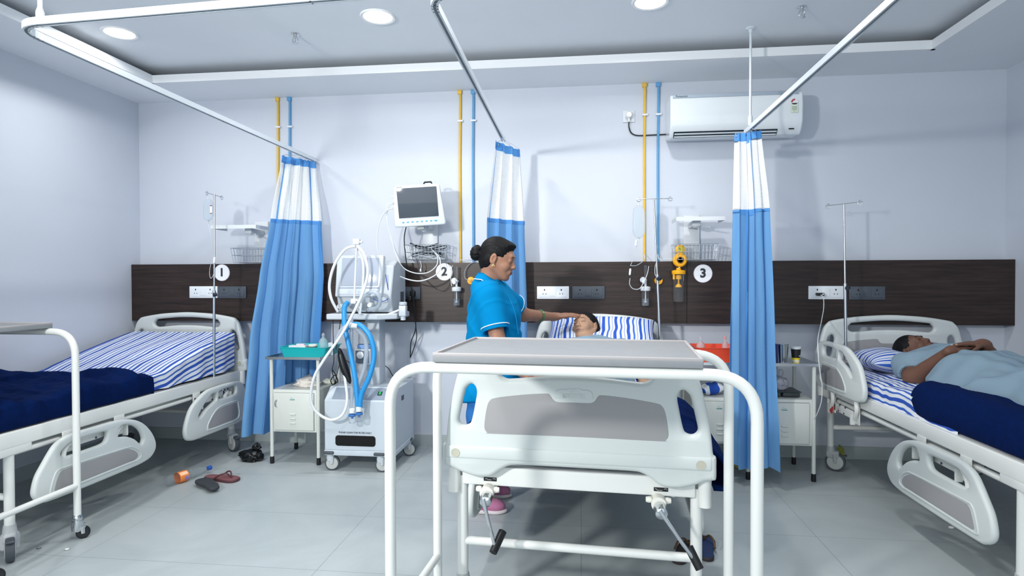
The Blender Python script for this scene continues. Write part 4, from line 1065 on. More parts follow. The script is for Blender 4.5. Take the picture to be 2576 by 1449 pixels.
dripbag('clear drip bag hanging beside the yellow pipe behind the middle bed', aty(1607, 558, 4.2), .082, .225, [(1600, 610, 4.2), (1597, 640, 4.2), (1586, 668, 4.22)], [(1585, 684, 4.23), (1600, 612, 4.2)])
cable('drip_line', 'clear tube looping from the roller clamp down to the humidifier bottle behind the middle bed', [(1585, 700, 4.24), (1584, 715, 4.26), (1592, 726, 4.28), (1607, 727, 4.3), (1617, 715, 4.33), (1628, 690, 4.38), (1632, 670, 4.44)], .003, TUBE)
cable('drip_line', 'clear tube curling up from the roller clamp to the yellow pipe', [(1586, 668, 4.24), (1600, 668, 4.3), (1614, 660, 4.36), (1622, 650, 4.45), (1620, 640, 4.5)], .0026, TUBE)

# oxygen flowmeters, suction, outlets ---------------------------------
CLEARP = mat('clear_plastic', 'e6edf2', .06, trans=.92, ior=1.25, alpha=.5); WATER = mat('pale_water', 'cfdbe4', .05, trans=.8, alpha=.6)
YP = mat('yellow_plastic', 'f0ae18', .4)
def flowmeter(label, x, ztop):
    o = thing('oxygen_flowmeter', label, 'flowmeter', (x, PY, ztop-.2), 0, 'oxygen flowmeters'); y = PY-.05
    MB().cyl((x, y, ztop), (x, y, ztop+.10), .0105, n=18).build('flow_tube', CLEARP, o, world=True)
    MB().cyl((x, PY, ztop-.012), (x, y, ztop-.012), .010, n=16).lathe([(.0, .012), (.014, .010), (.017, 0), (.014, -.012), (0, -.014)], (x-.014, y-.018, ztop-.018), (0, 1, 0), 20).cyl((x, y, ztop-.055), (x, y, ztop+.002), .0085, n=16).lathe([(.020, -.006), (.022, 0), (.020, .006)], (x-.018, y+.004, ztop-.006), (0, 1, 0), 20).build('valve', WHITEP, o, world=True)
    MB().lathe([(.0335, -.03), (.036, -.026), (.036, -.004), (.03, 0), (.01, .004)], (x, y, ztop-.055), n=28).build('bottle_lid', WHITEP, o, world=True)
    MB().lathe([(.029, 0), (.028, -.01), (.0275, -.105), (.024, -.112), (.001, -.113)], (x, y, ztop-.083), n=28).build('bottle', CLEARP, o, world=True)
    MB().lathe([(.001, -.055), (.026, -.055), (.026, -.104), (.001, -.105)], (x, y, ztop-.087), n=24).build('water', WATER, o, world=True)
    MB().cyl((x, y, ztop-.085), (x, y, ztop-.165), .0045, n=12).lathe([(.013, -.004), (.013, .004)], (x, y, ztop-.165), n=16).build('diffuser_stem', WHITEP, o, world=True)
    return o
flowmeter('oxygen flowmeter with clear humidifier bottle on the panel right of sign 2', -.926, 1.30)
flowmeter('oxygen flowmeter with clear humidifier bottle on the panel left of the middle drip stand', .463, 1.302)
for x, z, l in ((-.822, 1.293, 'round yellow vacuum outlet just behind the nurse\'s shoulder'), (.56, 1.29, 'round yellow vacuum outlet behind the middle drip stand')):
    o = thing('vacuum_outlet', l, 'outlet', (x, PY, z), 0, 'vacuum outlets')
    MB().lathe([(.030, 0), (.030, -.02), (.026, -.028), (.001, -.03)], (x, PY, z), (0, 1, 0), 28).build('knob', YP, o, world=True)
    MB().lathe([(.012, -.031), (.012, -.034), (.001, -.035)], (x, PY, z), (0, 1, 0), 18).build('centre_cap', mat('amber_cap', 'd98a1c', .4), o, world=True)
x, y = .70, PY-.05
su = thing('suction_unit', 'yellow suction regulator with gauge and tall clear jar left of sign 3', 'suction unit', (x, PY, 1.14))
MB().lathe([(.030, .012), (.034, .01), (.034, -.01), (.028, -.014), (.001, -.014)], (x+.006, y, 1.512), (0, 1, 0), 28).build('gauge', YP, su, world=True)
MB().lathe([(.024, -.0145), (.024, -.016), (.001, -.016)], (x+.006, y, 1.512), (0, 1, 0), 24).build('gauge_face', mat('gauge_face', 'cdbf45', .4), su, world=True)
MB().cyl((x+.006, y-.018, 1.512), (x-.004, y-.018, 1.524), .0014).build('needle', BLACK, su, world=True)
MB().lathe([(.044, .02), (.049, .014), (.049, -.014), (.040, -.024), (.001, -.026)], (x+.004, y, 1.437), (0, 1, 0), 32).box((x+.004, PY-.02, 1.44), (.03, .05, .03)).build('regulator', YP, su, world=True)
MB().lathe([(.024, -.026), (.024, -.030), (.018, -.030), (.018, -.026)], (x+.004, y, 1.437), (0, 1, 0), 28).build('dial_ring', mat('dial_dark', '6b4a10', .5), su, world=True)
MB().cyl((x, y, 1.36), (x+.002, y, 1.40), .008).build('stem', CHROME, su, world=True)
MB().lathe([(.046, -.012), (.048, -.008), (.048, .012), (.04, .016), (.016, .02), (.016, .034), (.001, .036)], (x-.004, y, 1.348), n=32).build('jar_lid', YP, su, world=True)
MB().lathe([(.04, 0), (.039, -.01), (.036, -.195), (.032, -.2), (.001, -.201)], (x-.004, y, 1.338), n=32).build('jar', CLEARP, su, world=True)
MB().lathe([(.022, -.03), (.022, 0)], (x-.004, y, 1.33), n=24).cyl((x-.004, y, 1.30), (x-.004, y, 1.27), .006).lathe([(.026, -.012), (.022, 0), (.01, .012), (.004, .016)], (x-.004, y, 1.255), n=24).box((x-.04, y-.01, 1.325), (.012, .02, .05)).build('float_valve', YP, su, world=True)
cable('suction_tube', 'thin grey tube arching from sign 2 over the flowmeter', [(1136, 720, 4.38), (1134, 690, 4.40), (1140, 665, 4.45), (1155, 655, 4.48), (1190, 652, 4.50), (1200, 655, 4.50)], .0028, TUBE, 'tube')
cable('suction_tube', 'thin grey tube curving down to the yellow outlet behind the nurse', [(1202, 658, 4.44), (1182, 664, 4.42), (1170, 680, 4.41), (1169, 698, 4.40), (1178, 705, 4.40)], .0026, mat('tube_grey', '8f9398', .5), 'tube')
cable('suction_tube', 'clear tube running from the blue pipe across to the yellow suction regulator', [(1655, 640, 4.5), (1659, 652, 4.48), (1680, 652, 4.46), (1700, 652, 4.42)], .0028, TUBE, 'tube')
cable('suction_tube', 'clear tube dropping from the blue pipe to the yellow outlet behind the middle drip stand', [(1652, 655, 4.46), (1648, 672, 4.42), (1648, 690, 4.40), (1654, 702, 4.39)], .0028, TUBE, 'tube')
cable('charger_cable', 'white charger cable hanging from the white socket down beside the right locker', [(2063, 741, 4.40), (2071, 748, 4.37), (2072, 775, 4.36), (2066, 810, 4.2), (2058, 850, 3.9), (2058, 885, 3.80), (2062, 930, 3.80), (2068, 970, 3.82), (2066, 1010, 3.85), (2056, 1040, 3.9), (2048, 1055, 3.96)], .0028, WHITEP, 'cable')
o = thing('charger', 'small black charger plugged into the white socket above the right bed', 'charger', (1.668, PY-.012, 1.196))
MB().box((1.668, PY-.033, 1.192), (.05, .032, .02), bev=.004).build('charger_body', BLACK, o, world=True)
MB().box((1.682, PY-.051, 1.193), (.012, .008, .009), bev=.002).build('usb_plug', WHITEP, o, world=True)
o = thing('power_plug', 'black plugs stuck in the grey socket between ventilator and sign 2', 'plug', (-1.27, PY-.02, 1.2))
MB().box((-1.268, PY-.035, 1.195), (.04, .035, .045), bev=.008).build('plug_top', BLACK, o, world=True)
MB().box((-1.285, PY-.06, 1.16), (.035, .03, .04), bev=.008).build('plug_top', BLACK, o, world=True)

# ================================================================ things on the lockers
TQ = mat('turquoise_plastic', '18b3b8', .35)
def open_tray(name, label, cat, c, w_, d, hh, m, flare=.022, group=None):
    """c: centre of the base"""
    o = thing(name, label, cat, tuple(c)); cx, cyy, cz = c
    rings = []
    def rr(hw, hd, z, r=.02):
        P = []
        for sx, sy, a0 in ((1, 1, 0), (-1, 1, 90), (-1, -1, 180), (1, -1, 270)):
            for k in range(5):
                a = math.radians(a0+22.5*k); P.append((cx+sx*(hw-r)+r*math.cos(a), cyy+sy*(hd-r)+r*math.sin(a), z))
        return P
    L = [rr(w_/2-.0, d/2, cz), rr(w_/2+flare, d/2+flare, cz+hh), rr(w_/2+flare+.008, d/2+flare+.008, cz+hh), rr(w_/2+flare+.008, d/2+flare+.008, cz+hh+.003), rr(w_/2+flare-.003, d/2+flare-.003, cz+hh+.003), rr(w_/2-.004, d/2-.004, cz+.004)]
    n = len(L[0]); vs = [p for l in L for p in l]
    fs = [(i*n+k, i*n+(k+1) % n, (i+1)*n+(k+1) % n, (i+1)*n+k) for i in range(len(L)-1) for k in range(n)]
    fs += [tuple(range(n-1, -1, -1)), tuple(range((len(L)-1)*n, len(L)*n))]
    MB().add(vs, fs).build('tub', m, o, world=True, ang=50); return o
Z1 = .7485
open_tray('tray', 'turquoise plastic tray of medical supplies on the left locker', 'tray', (-1.965, 4.16, Z1), .31, .23, .072, TQ)
def bottle(label, c, r, hh, m, capm, name='bottle', cat='bottle', fill=None, group=None):
    o = thing(name, label, cat, tuple(c), 0, group)
    MB().lathe([(.001, 0), (r*.9, 0), (r, .006), (r, hh*.62), (r*.75, hh*.72), (r*.32, hh*.8), (r*.3, hh*.86)], c, n=24).build('body', m, o, world=True)
    MB().lathe([(r*.36, hh*.86), (r*.36, hh*.93), (r*.2, hh*.97), (r*.1, hh)], c, n=20).build('cap', capm, o, world=True)
    if fill: MB().lathe([(.001, .003), (r*.93, .003), (r*.93, hh*.35), (.001, hh*.36)], c, n=24).build('liquid', fill, o, world=True)
    return o
SEMI = mat('frosted_plastic', 'dbe6ec', .3, trans=.6, ior=1.2, alpha=.75)
bottle('clear dispenser bottle half full standing in the turquoise tray', (-1.855, 4.13, Z1+.005), .031, .165, SEMI, SEMI, fill=mat('pale_green_liquid', 'bfe0dc', .1, trans=.6))
o = thing('carton', 'flat white carton lying in the turquoise tray', 'carton', (-2.03, 4.12, Z1+.07)); MB().box((-2.03, 4.10, Z1+.067), (.125, .05, .03), bev=.002).build('carton_body', WHITEP, o, world=True); MB().box((-2.02, 4.12, Z1+.086), (.06, .03, .01), bev=.002).build('flap', mat('paper_pink', 'd9c7d2', .6), o, world=True)
MB().box((-2.03, 4.11, Z1+.03), (.10, .05, .05)).build('carton_base', WHITEP, o, world=True)
o = thing('tin', 'round cream-lidded tin in the turquoise tray', 'tin', (-1.93, 4.11, Z1+.005)); MB().lathe([(.03, 0), (.03, .068)], (-1.925, 4.11, Z1+.006), n=28).build('tin_body', mat('tin_dark', '3c4648', .4), o, world=True); MB().lathe([(.031, .068), (.032, .070), (.032, .080), (.028, .083), (.001, .083)], (-1.925, 4.11, Z1+.006), n=28).build('lid', mat('lid_cream', 'ecebdf', .4), o, world=True)
o = thing('tin', 'smaller grey tin between the carton and the cream-lidded tin', 'tin', (-1.975, 4.15, Z1+.005)); MB().lathe([(.022, 0), (.022, .07), (.001, .072)], (-1.972, 4.15, Z1+.006), n=24).build('tin_body', mat('tin_grey', '98a2a6', .4), o, world=True)
o = thing('carton', 'small white pack clipped between the bottle and the black cable at the tray', 'carton', (-1.805, 4.14, Z1+.005)); MB().box((-1.80, 4.14, Z1+.055), (.035, .03, .09), bev=.004).build('carton_body', WHITEP, o, world=True); MB().cyl((-1.80, 4.1235, Z1+.06), (-1.80, 4.126, Z1+.06), .007).build('blue_mark', mat('mark_blue', '3a4fb5', .5), o, world=True)

def crumple(name, label, cat, c, r, m, seed, amp=.35, fz=1., parent=None, sub=4, flat=0, group=None):
    bm = bmesh.new(); bmesh.ops.create_icosphere(bm, subdivisions=sub, radius=1)
    from mathutils import noise
    for v in bm.verts:
        d = v.co.normalized(); n = noise.noise(d*2.1+Vector((seed, 0, 0)))*.6+abs(noise.noise(d*5+Vector((0, seed, 0))))*.6+abs(noise.noise(d*11+Vector((0, 0, seed))))*.3
        k = 1+amp*(n-.35); v.co = Vector((d.x*r[0]*k, d.y*r[1]*k, max(d.z*r[2]*k, -r[2]*(1-flat))))
    me = bpy.data.meshes.new(name); zb = min(v.co.z for v in bm.verts)
    for v in bm.verts: v.co.z -= zb
    bm.to_mesh(me); bm.free(); me.transform(Matrix.Translation(c)); me.materials.append(m)
    o = fin(me, name, None, False, True, 0, 60); tag(o, label, cat, group); return o
ZS = .526
crumple('cotton_gauze', 'heap of crumpled cream gauze on the open shelf of the left locker', 'gauze', (-1.985, 4.14, ZS), (.095, .07, .045), mat('gauze_cream', 'e6e0d8', .95, bump=.6, bscale=300), 3, .5, flat=.5)
crumple('crumpled_wrapper', 'crumpled clear wrapper behind the gauze in the left locker', 'wrapper', (-2.03, 4.26, ZS), (.05, .04, .045), mat('wrapper_clear', 'c9d3df', .2, trans=.5, alpha=.7), 8, .5, flat=.5)
crumple('cotton_gauze', 'small cream gauze wad at the right of the left locker shelf', 'gauze', (-1.88, 4.27, ZS), (.05, .04, .025), mat('gauze_pale', 'dfe3d8', .95), 12, .5, flat=.5)
# locker 2
ORG = mat('orange_plastic', 'dd4a2c', .4)
open_tray('basket', 'bright orange plastic basket on the locker behind the right curtain', 'basket', (.905, 4.19, Z1), .24, .22, .095, ORG)
bottle('clear squeeze bottle standing in the left of the orange basket', (.80, 4.13, Z1+.006), .028, .16, SEMI, SEMI, group='bottles in the orange basket')
bottle('clear bottle with a pink cap in the orange basket by the curtain', (.955, 4.11, Z1+.006), .02, .17, SEMI, mat('cap_pink', 'e58a86', .4), group='bottles in the orange basket')
pillow('blue and white printed snack packet on the open shelf behind the middle bed', (.87, 4.12, ZS+.042), (.15, .11, .075), (0, math.radians(-8), .2), stripe_mat('packet_print', '1f4fb0', [(.5, .2, 'e6ecf2')], .12), 21, name='snack_packet', cat='packet', group=None)
# locker 3
def book(label, x, w_, hh, m, y=4.10, dd=.12, name='book'):
    o = thing(name, label, 'book', (x, y, Z1), 0, 'books on the right locker')
    MB().box((x, y+dd/2, Z1+hh/2), (w_*.7, dd*.96, hh*.96)).build('pages', mat('paper', 'd9d6cc', .8), o, world=True, smooth=False)
    MB().box((x-w_*.42, y+dd/2, Z1+hh/2), (w_*.14, dd, hh), bev=.0006).box((x+w_*.42, y+dd/2, Z1+hh/2), (w_*.14, dd, hh), bev=.0006).box((x, y+.001, Z1+hh/2), (w_*.98, .003, hh), bev=.0006).build('cover', m, o, world=True, smooth=False)
book('dark red book standing beside the steel tumbler', 1.250, .016, .125, mat('cover_red', '7b2f35', .6), y=4.04)
book('navy blue book standing against the steel tumbler', 1.267, .015, .128, mat('cover_navy', '2a3d74', .6), y=4.04)
o = thing('tumbler', 'tall stainless steel tumbler between the books and the paper cup', 'tumbler', (1.309, 4.055, Z1))
MB().lathe([(.001, 0), (.024, 0), (.025, .004), (.031, .125), (.0325, .127), (.0295, .124), (.023, .006), (.001, .005)], (1.309, 4.055, Z1), n=36).build('tumbler_body', BRUSH, o, world=True)
o = thing('spoon', 'small steel spoon lying on the right locker in front of the tumbler', 'spoon', (1.30, 4.04, Z1))
MB().tube([(1.275, 4.01, Z1+.012), (1.32, 4.012, Z1+.010), (1.335, 4.016, Z1+.018)], .0025, 8).build('stem', CHROME, o, world=True); MB().ell((1.347, 4.018, Z1+.018), (.014, .009, .004)).build('bowl', CHROME, o, world=True)
o = thing('paper_cup', 'black and yellow paper cup with a white rim on the right locker', 'cup', (1.395, 4.08, Z1))
C0 = (1.395, 4.08, Z1)
MB().lathe([(.001, .004), (.0225, 0), (.0232, .010)], C0, n=36).build('yellow_base', mat('cup_yellow_pale', 'e8d36a', .5), o, world=True)
MB().lathe([(.0232, .010), (.0245, .026)], C0, n=36).build('white_band', mat('cup_cream', 'e9e3c2', .5), o, world=True)
MB().lathe([(.0245, .026), (.0255, .038)], C0, n=36).build('yellow_band', mat('cup_yellow', 'f0cf1c', .5), o, world=True)
MB().lathe([(.0255, .038), (.0305, .095)], C0, n=36).build('black_band', mat('cup_black', '17191c', .5), o, world=True)
MB().lathe([(.0305, .095), (.0315, .103), (.0335, .105), (.0335, .108), (.031, .108), (.029, .1), (.024, .03), (.001, .028)], C0, n=36).build('rim', WHITEP, o, world=True)
MB().box((1.41, 4.054, Z1+.052), (.014, .003, .007), Matrix.Rotation(.6, 3, 'Z')).build('print_mark', mat('cup_print', 'b9b9a8', .5), o, world=True)
o = thing('food_tray', 'dark grey compartment tray on the open shelf of the right locker', 'tray', (1.30, 4.15, ZS))
MB().box((1.24, 4.15, ZS+.018), (.12, .17, .032), bev=.008).box((1.365, 4.15, ZS+.018), (.11, .17, .032), bev=.008).box((1.30, 4.15, ZS+.036), (.25, .18, .006), bev=.002).build('tray_base', mat('tray_charcoal', '3c4448', .45), o, world=True)
bm_ = crumple('plastic_bag', 'thin white carrier bag of pinkish fruit standing on the dark tray', 'bag', (1.30, 4.13, ZS+.04), (.065, .05, .055), mat('thin_bag', 'cfd3de', .3, trans=.35, alpha=.75), 17, .45, flat=.3)
m_ = MB()
m_.tube(catmull([(1.285, 4.13, ZS+.12), (1.272, 4.13, ZS+.165), (1.295, 4.13, ZS+.185), (1.30, 4.13, ZS+.13)], 6), .006, 8, rads=None).tube(catmull([(1.30, 4.13, ZS+.125), (1.315, 4.135, ZS+.17), (1.335, 4.135, ZS+.15), (1.315, 4.13, ZS+.11)], 6), .006, 8)
q = m_.build('bag_handles', MATS['thin_bag'], bm_)
for k, (dx, dy) in enumerate(((-.02, 0), (.022, .01), (0, -.018))):
    o = MB().ell((1.30+dx, 4.13+dy, ZS+.064), (.021, .021, .02), n=18).build('fruit', mat('fruit_pink', 'b98fa6', .4)); tag(o, 'pinkish round fruit inside the thin carrier bag', 'fruit', 'fruit in the carrier bag')

# ================================================================ things on the floor
def sandal(label, pos, ang, solem, strapm, flip=False, L=.255, group=None, lift=0, tilt=0, edge=None):
    o = thing('sandal', label, 'sandal', tuple(pos), ang, group)
    out = [(.0, .128), (.035, .118), (.05, .085), (.046, .03), (.032, -.03), (.034, -.08), (.026, -.115), (0, -.127), (-.026, -.115), (-.034, -.08), (-.036, -.03), (-.045, .03), (-.044, .085), (-.028, .118)]
    T = Matrix.Translation((0, 0, .010+lift)) @ Matrix.Rotation(tilt, 4, 'Y')
    if flip: T = T @ Matrix.Rotation(PI, 4, 'Y')
    plate('sole', out, [], .018, .006, solem, T, o)
    plate('footbed', [(a*.93, b*.96) for a, b in out], [], .0195, .001, edge or solem, T @ Matrix.Translation((0, 0, .0005)), o)
    if not flip:
        for s in (-1, 1):
            P = catmull([(0, .075, .012), (s*.018, .055, .040), (s*.036, .02, .036), (s*.042, -.02, .012)], 6)
            MB().tube([T@p for p in P], .005, 8).build('strap', strapm, o)
    else:
        P = catmull([(-.042, -.03, .008), (-.052, .02, .014), (-.040, .06, .014), (0, .085, .01)], 5)
        MB().tube([T@p for p in P], .010, 8).build('strap', strapm, o)
    return o
MAR = mat('sandal_maroon', '7d4f52', .55); MARD = mat('sandal_maroon_dark', '57343a', .6); CHAR = mat('sandal_charcoal', '33383d', .7)
p = atz(558, 1207, 0); sandal('maroon flip-flop lying upright beside the plastic bottle', p, math.radians(-98), MARD, MARD, edge=MAR, group='flip-flops by the left bed')
p = atz(524, 1228, 0); sandal('charcoal flip-flop lying sole up next to the maroon one', p, math.radians(52), CHAR, MAR, flip=True, lift=.016, tilt=.0, group='flip-flops by the left bed', edge=CHAR)
DKB = mat('sandal_dark_brown', '2b2526', .6); NVB = mat('sandal_navy', '1c2f5a', .6); TAN = mat('strap_tan', '57432f', .5)
p = atz(1722, 1394, 0); sandal('dark flip-flop with tan strap, left one under the crank of the middle bed', p, math.radians(-25), DKB, TAN, edge=DKB, group='dark flip-flops by the middle bed')
p = atz(1775, 1384, 0); sandal('dark flip-flop with tan strap, right one under the crank of the middle bed', p, math.radians(-8), DKB, TAN, edge=NVB, group='dark flip-flops by the middle bed')
# plastic bottle lying on the floor
bt_ = thing('plastic_bottle', 'empty clear plastic bottle with orange label and blue cap lying on the floor', 'bottle', tuple(atz(470, 1212, 0)))
A_, B_ = atz(418, 1226, 0), atz(531, 1189, 0); A_.z = B_.z = .036
dd = (B_-A_).normalized(); BL = (B_-A_).length
prof = [(.001, .004), (.028, 0), (.034, .012), (.0345, .05), (.031, .055), (.0345, .06), (.0345, .125), (.030, .135), (.034, .15), (.034, .17), (.029, .178), (.032, .19), (.024, .225), (.013, .25), (.012, .262), (.001, .263)]
k = BL/.285
MB().lathe([(r, z*k) for r, z in prof], A_, dd, 28).build('body', mat('pet_plastic', 'dfe8ee', .06, trans=.92, ior=1.12, alpha=.45), bt_, world=True)
MB().lathe([(.0352, .066*k), (.0354, .067*k), (.0354, .120*k), (.0352, .121*k)], A_, dd, 28, caps=False).build('label', mat('label_orange', 'f0863a', .5), bt_, world=True)
MB().lathe([(.0145, .262*k), (.0145, .285*k), (.001, .286*k)], A_, dd, 20).build('cap', mat('cap_blue', '2457b0', .4), bt_, world=True)
def patch(nm, z0, z1, a0, a1, m_):
    n1 = Vector((0, 0, 1)); n2 = dd.cross(n1).normalized()
    if n2.y > 0: n2 = -n2
    return grid(nm, 12, 4, lambda u, v: A_+dd*(z0+(z1-z0)*v)*k+(n2*math.cos(a0+(a1-a0)*u)+n1*math.sin(a0+(a1-a0)*u))*.0359, m_, bt_, world=True)
patch('label_mark', .092, .116, -.5, .25, mat('label_violet', '8e83c4', .5))
patch('label_print', .070, .116, .5, 1.2, mat('label_cream_print', 'f7c7a0', .5))
# black bin bag
BBM = mat('bin_bag_black', '0f1114', .28)
bb_ = crumple('rubbish_bag', 'small tied black plastic bag on the floor beside the left bed caster', 'bag', tuple(atz(630, 1160, 0)+Vector((0, .02, 0))), (.088, .07, .052), BBM, 31, .42, flat=.4)
o = crumple('bag_neck', '', '', tuple(atz(642, 1160, 0)+Vector((0, .02, .07))), (.032, .026, .028), BBM, 37, .6); o.parent = bb_; del o['label']; del o['category']
# small litter
for lab, (px, py), s, c_ in (('small white scrap of paper on the floor under the right bed rail', (2393, 1330), .016, 'e4e8e6'), ('small white pebble-like scrap near the left overbed table caster', (168, 1384), .012, 'dfe5e2'), ('small dark cotton shred left of the overbed table caster', (98, 1380), .013, '7d8586')):
    p = atz(px, py, 0); crumple('litter_scrap', lab, 'litter', tuple(p), (s, s*.7, s*.45), mat('scrap_'+c_, c_, .9), px*.1, .7, sub=2)
o = thing('shoe', 'blue and yellow child shoe half hidden behind the right curtain hem', 'shoe', tuple(atz(1866, 1185, 0)))
p = atz(1866, 1188, 0)+Vector((.01, .12, 0)); MB().ell(p+Vector((0, 0, .035)), (.035, .08, .035)).build('upper', mat('shoe_blue', '2d4a86', .7), o, world=True); MB().ell(p+Vector((0, 0, .012)), (.038, .085, .012)).build('sole', mat('shoe_yellow', 'cdbb52', .7), o, world=True)
crumple('green_wrapper', 'yellow-green wrapper behind the caster of the right bed', 'wrapper', tuple(atz(2116, 1160, 0)+Vector((.02, .06, 0))), (.025, .03, .05), mat('wrapper_green', 'a9b04a', .5), 44, .5, sub=3)
p = Vector((1.93, 3.18, .712))
o = thing('folded_paper', 'cream folded paper tucked under the gown of the patient on the right bed', 'paper', tuple(p))
MB().box(p+Vector((0, 0, .006)), (.05, .24, .008), Euler((.02, -.25, .12)).to_matrix(), bev=.002).box(p+Vector((.01, -.02, .014)), (.05, .22, .004), Euler((.03, -.45, .10)).to_matrix(), bev=.001).build('sheet', mat('paper_cream', 'd8cfbd', .8), o, world=True)
# ================================================================ people: smooth solids meshed with surface nets
def V(*a): return np.array(a if len(a) == 3 else tuple(a[0]), dtype=float)
class Solid:
    def __init__(s): s.ops = []
    def cap(s, a, b, r1, r2=None, k=.02, sub=False, flat=None, sq=None):
        s.ops.append(('cap', V(a), V(b), r1, r1 if r2 is None else r2, k, sub, flat)); return s
    def ell(s, c, r, R=None, k=.02, sub=False):
        s.ops.append(('ell', V(c), V(r), np.eye(3) if R is None else np.array(R, dtype=float), 0, k, sub, None)); return s
    def mesh(s, lo, hi, h_, disp=None, clip=None):
        lo = V(lo); hi = V(hi); n = np.ceil((hi-lo)/h_).astype(int)+1
        ax = [lo[i]+h_*np.arange(n[i]) for i in range(3)]
        D = np.full(n, .2, dtype=np.float32)
        for t, p, q, r1, r2, k, sub, flat in s.ops:
            if t == 'cap': m0 = np.minimum(p-r1, q-r2); m1 = np.maximum(p+r1, q+r2)
            else: m0 = p-q.max(); m1 = p+q.max()
            pad = k+.045
            i0 = np.maximum(0, np.floor((m0-pad-lo)/h_).astype(int)); i1 = np.minimum(n, np.ceil((m1+pad-lo)/h_).astype(int)+1)
            if (i1 <= i0).any(): continue
            X, Y, Z = np.meshgrid(*[ax[i][i0[i]:i1[i]] for i in range(3)], indexing='ij')
            if t == 'cap':
                d = q-p; L2 = d@d+1e-12
                tt = np.clip(((X-p[0])*d[0]+(Y-p[1])*d[1]+(Z-p[2])*d[2])/L2, 0, 1)
                S = np.sqrt((X-p[0]-tt*d[0])**2+(Y-p[1]-tt*d[1])**2+(Z-p[2]-tt*d[2])**2)-(r1+(r2-r1)*tt)
                if flat is not None:
                    u = V(flat); u = u/np.linalg.norm(u)
                    S = np.maximum(S, (X-q[0])*u[0]+(Y-q[1])*u[1]+(Z-q[2])*u[2])
            else:
                A = r1.T
                x = X-p[0]; y = Y-p[1]; z = Z-p[2]
                l = [A[i, 0]*x+A[i, 1]*y+A[i, 2]*z for i in range(3)]
                k0 = np.sqrt((l[0]/q[0])**2+(l[1]/q[1])**2+(l[2]/q[2])**2)
                k1 = np.sqrt((l[0]/q[0]**2)**2+(l[1]/q[1]**2)**2+(l[2]/q[2]**2)**2)+1e-9
                S = k0*(k0-1)/k1
            sl = tuple(slice(i0[i], i1[i]) for i in range(3)); O = D[sl]
            if sub:
                hh = np.maximum(k-np.abs(O+S), 0)/k; D[sl] = np.maximum(O, -S)+hh*hh*k*.25
            else:
                hh = np.maximum(k-np.abs(O-S), 0)/k; D[sl] = np.minimum(O, S)-hh*hh*k*.25
        if disp is not None or clip is not None:
            X, Y, Z = np.meshgrid(*ax, indexing='ij')
            if disp is not None: D = D+disp(X, Y, Z)
            if clip is not None: D = np.maximum(D, clip(X, Y, Z))
        return surfnet(D, lo, h_)
def surfnet(D, lo, h_):
    I = D < 0; n = np.array(D.shape)
    c = [I[a:n[0]-1+a, b:n[1]-1+b, e:n[2]-1+e] for a in (0, 1) for b in (0, 1) for e in (0, 1)]
    s = sum(x.astype(np.int8) for x in c); act = (s > 0) & (s < 8)
    idx = np.argwhere(act); vid = np.full(act.shape, -1, dtype=np.int64); vid[act] = np.arange(len(idx))
    acc = np.zeros((len(idx), 3)); cnt = np.zeros(len(idx))
    off = np.array([(a, b, e) for a in (0, 1) for b in (0, 1) for e in (0, 1)])
    for i in range(8):
        for j in range(i+1, 8):
            if np.abs(off[i]-off[j]).sum() != 1: continue
            A = idx+off[i]; B = idx+off[j]; da = D[A[:, 0], A[:, 1], A[:, 2]]; db = D[B[:, 0], B[:, 1], B[:, 2]]
            m = (da < 0) != (db < 0); t = np.where(m, da/np.where(m, da-db, 1), 0)
            P = off[i]+(off[j]-off[i])*t[:, None]; acc[m] += P[m]; cnt[m] += 1
    v = (idx+acc/np.maximum(cnt, 1)[:, None])*h_+lo
    F = []
    for axx in range(3):
        o1, o2 = [(1, 2), (2, 0), (0, 1)][axx]
        a = [slice(1, -1)]*3; a[axx] = slice(0, -1); b = list(a); b[axx] = slice(1, None)
        A, B = I[tuple(a)], I[tuple(b)]; E_ = np.argwhere(A != B)
        st = A[tuple(E_.T)]; E_ = E_+np.array([0 if i == axx else 1 for i in range(3)])
        d1 = np.zeros(3, int); d1[o1] = 1; d2 = np.zeros(3, int); d2[o2] = 1
        q = [vid[tuple((E_-x).T)] for x in (d1+d2, d2, 0*d1, d1)]
        Q = np.stack(q, 1); Q[~st] = Q[~st][:, ::-1]; F.append(Q)
    F = np.concatenate(F); F = F[(F >= 0).all(1)]
    return v, F
def smooth_mesh(v, F, it=2, lam=.5):
    for _ in range(it):
        a = np.zeros_like(v); c = np.zeros(len(v))
        for i in range(4):
            for j in ((i+1) % 4, (i-1) % 4):
                np.add.at(a, F[:, i], v[F[:, j]]); np.add.at(c, F[:, i], 1)
        c = np.maximum(c, 1); v = v*(1-lam)+lam*a/c[:, None]
    return v
def solid_obj(name, parts, mats_, parent=None, world=True, paint=None, it=2):
    vs = []; fs = []; n = 0
    for v, F in parts:
        v = smooth_mesh(v, F, it); vs.append(v); fs.append(F+n); n += len(v)
    v = np.concatenate(vs); F = np.concatenate(fs)
    me = bpy.data.meshes.new(name)
    me.vertices.add(len(v)); me.vertices.foreach_set('co', v.ravel().astype(np.float32))
    me.loops.add(F.size); me.loops.foreach_set('vertex_index', F.ravel().astype(np.int32))
    me.polygons.add(len(F)); me.polygons.foreach_set('loop_start', np.arange(0, F.size, 4, dtype=np.int32))
    me.update(calc_edges=True); me.validate()
    for m in mats_: me.materials.append(m)
    if paint is not None and len(me.polygons) == len(F):
        me.polygons.foreach_set('material_index', paint(v[F].mean(1)).astype(np.int32))
    return fin(me, name, parent, world and parent is not None, True, 0, 180)

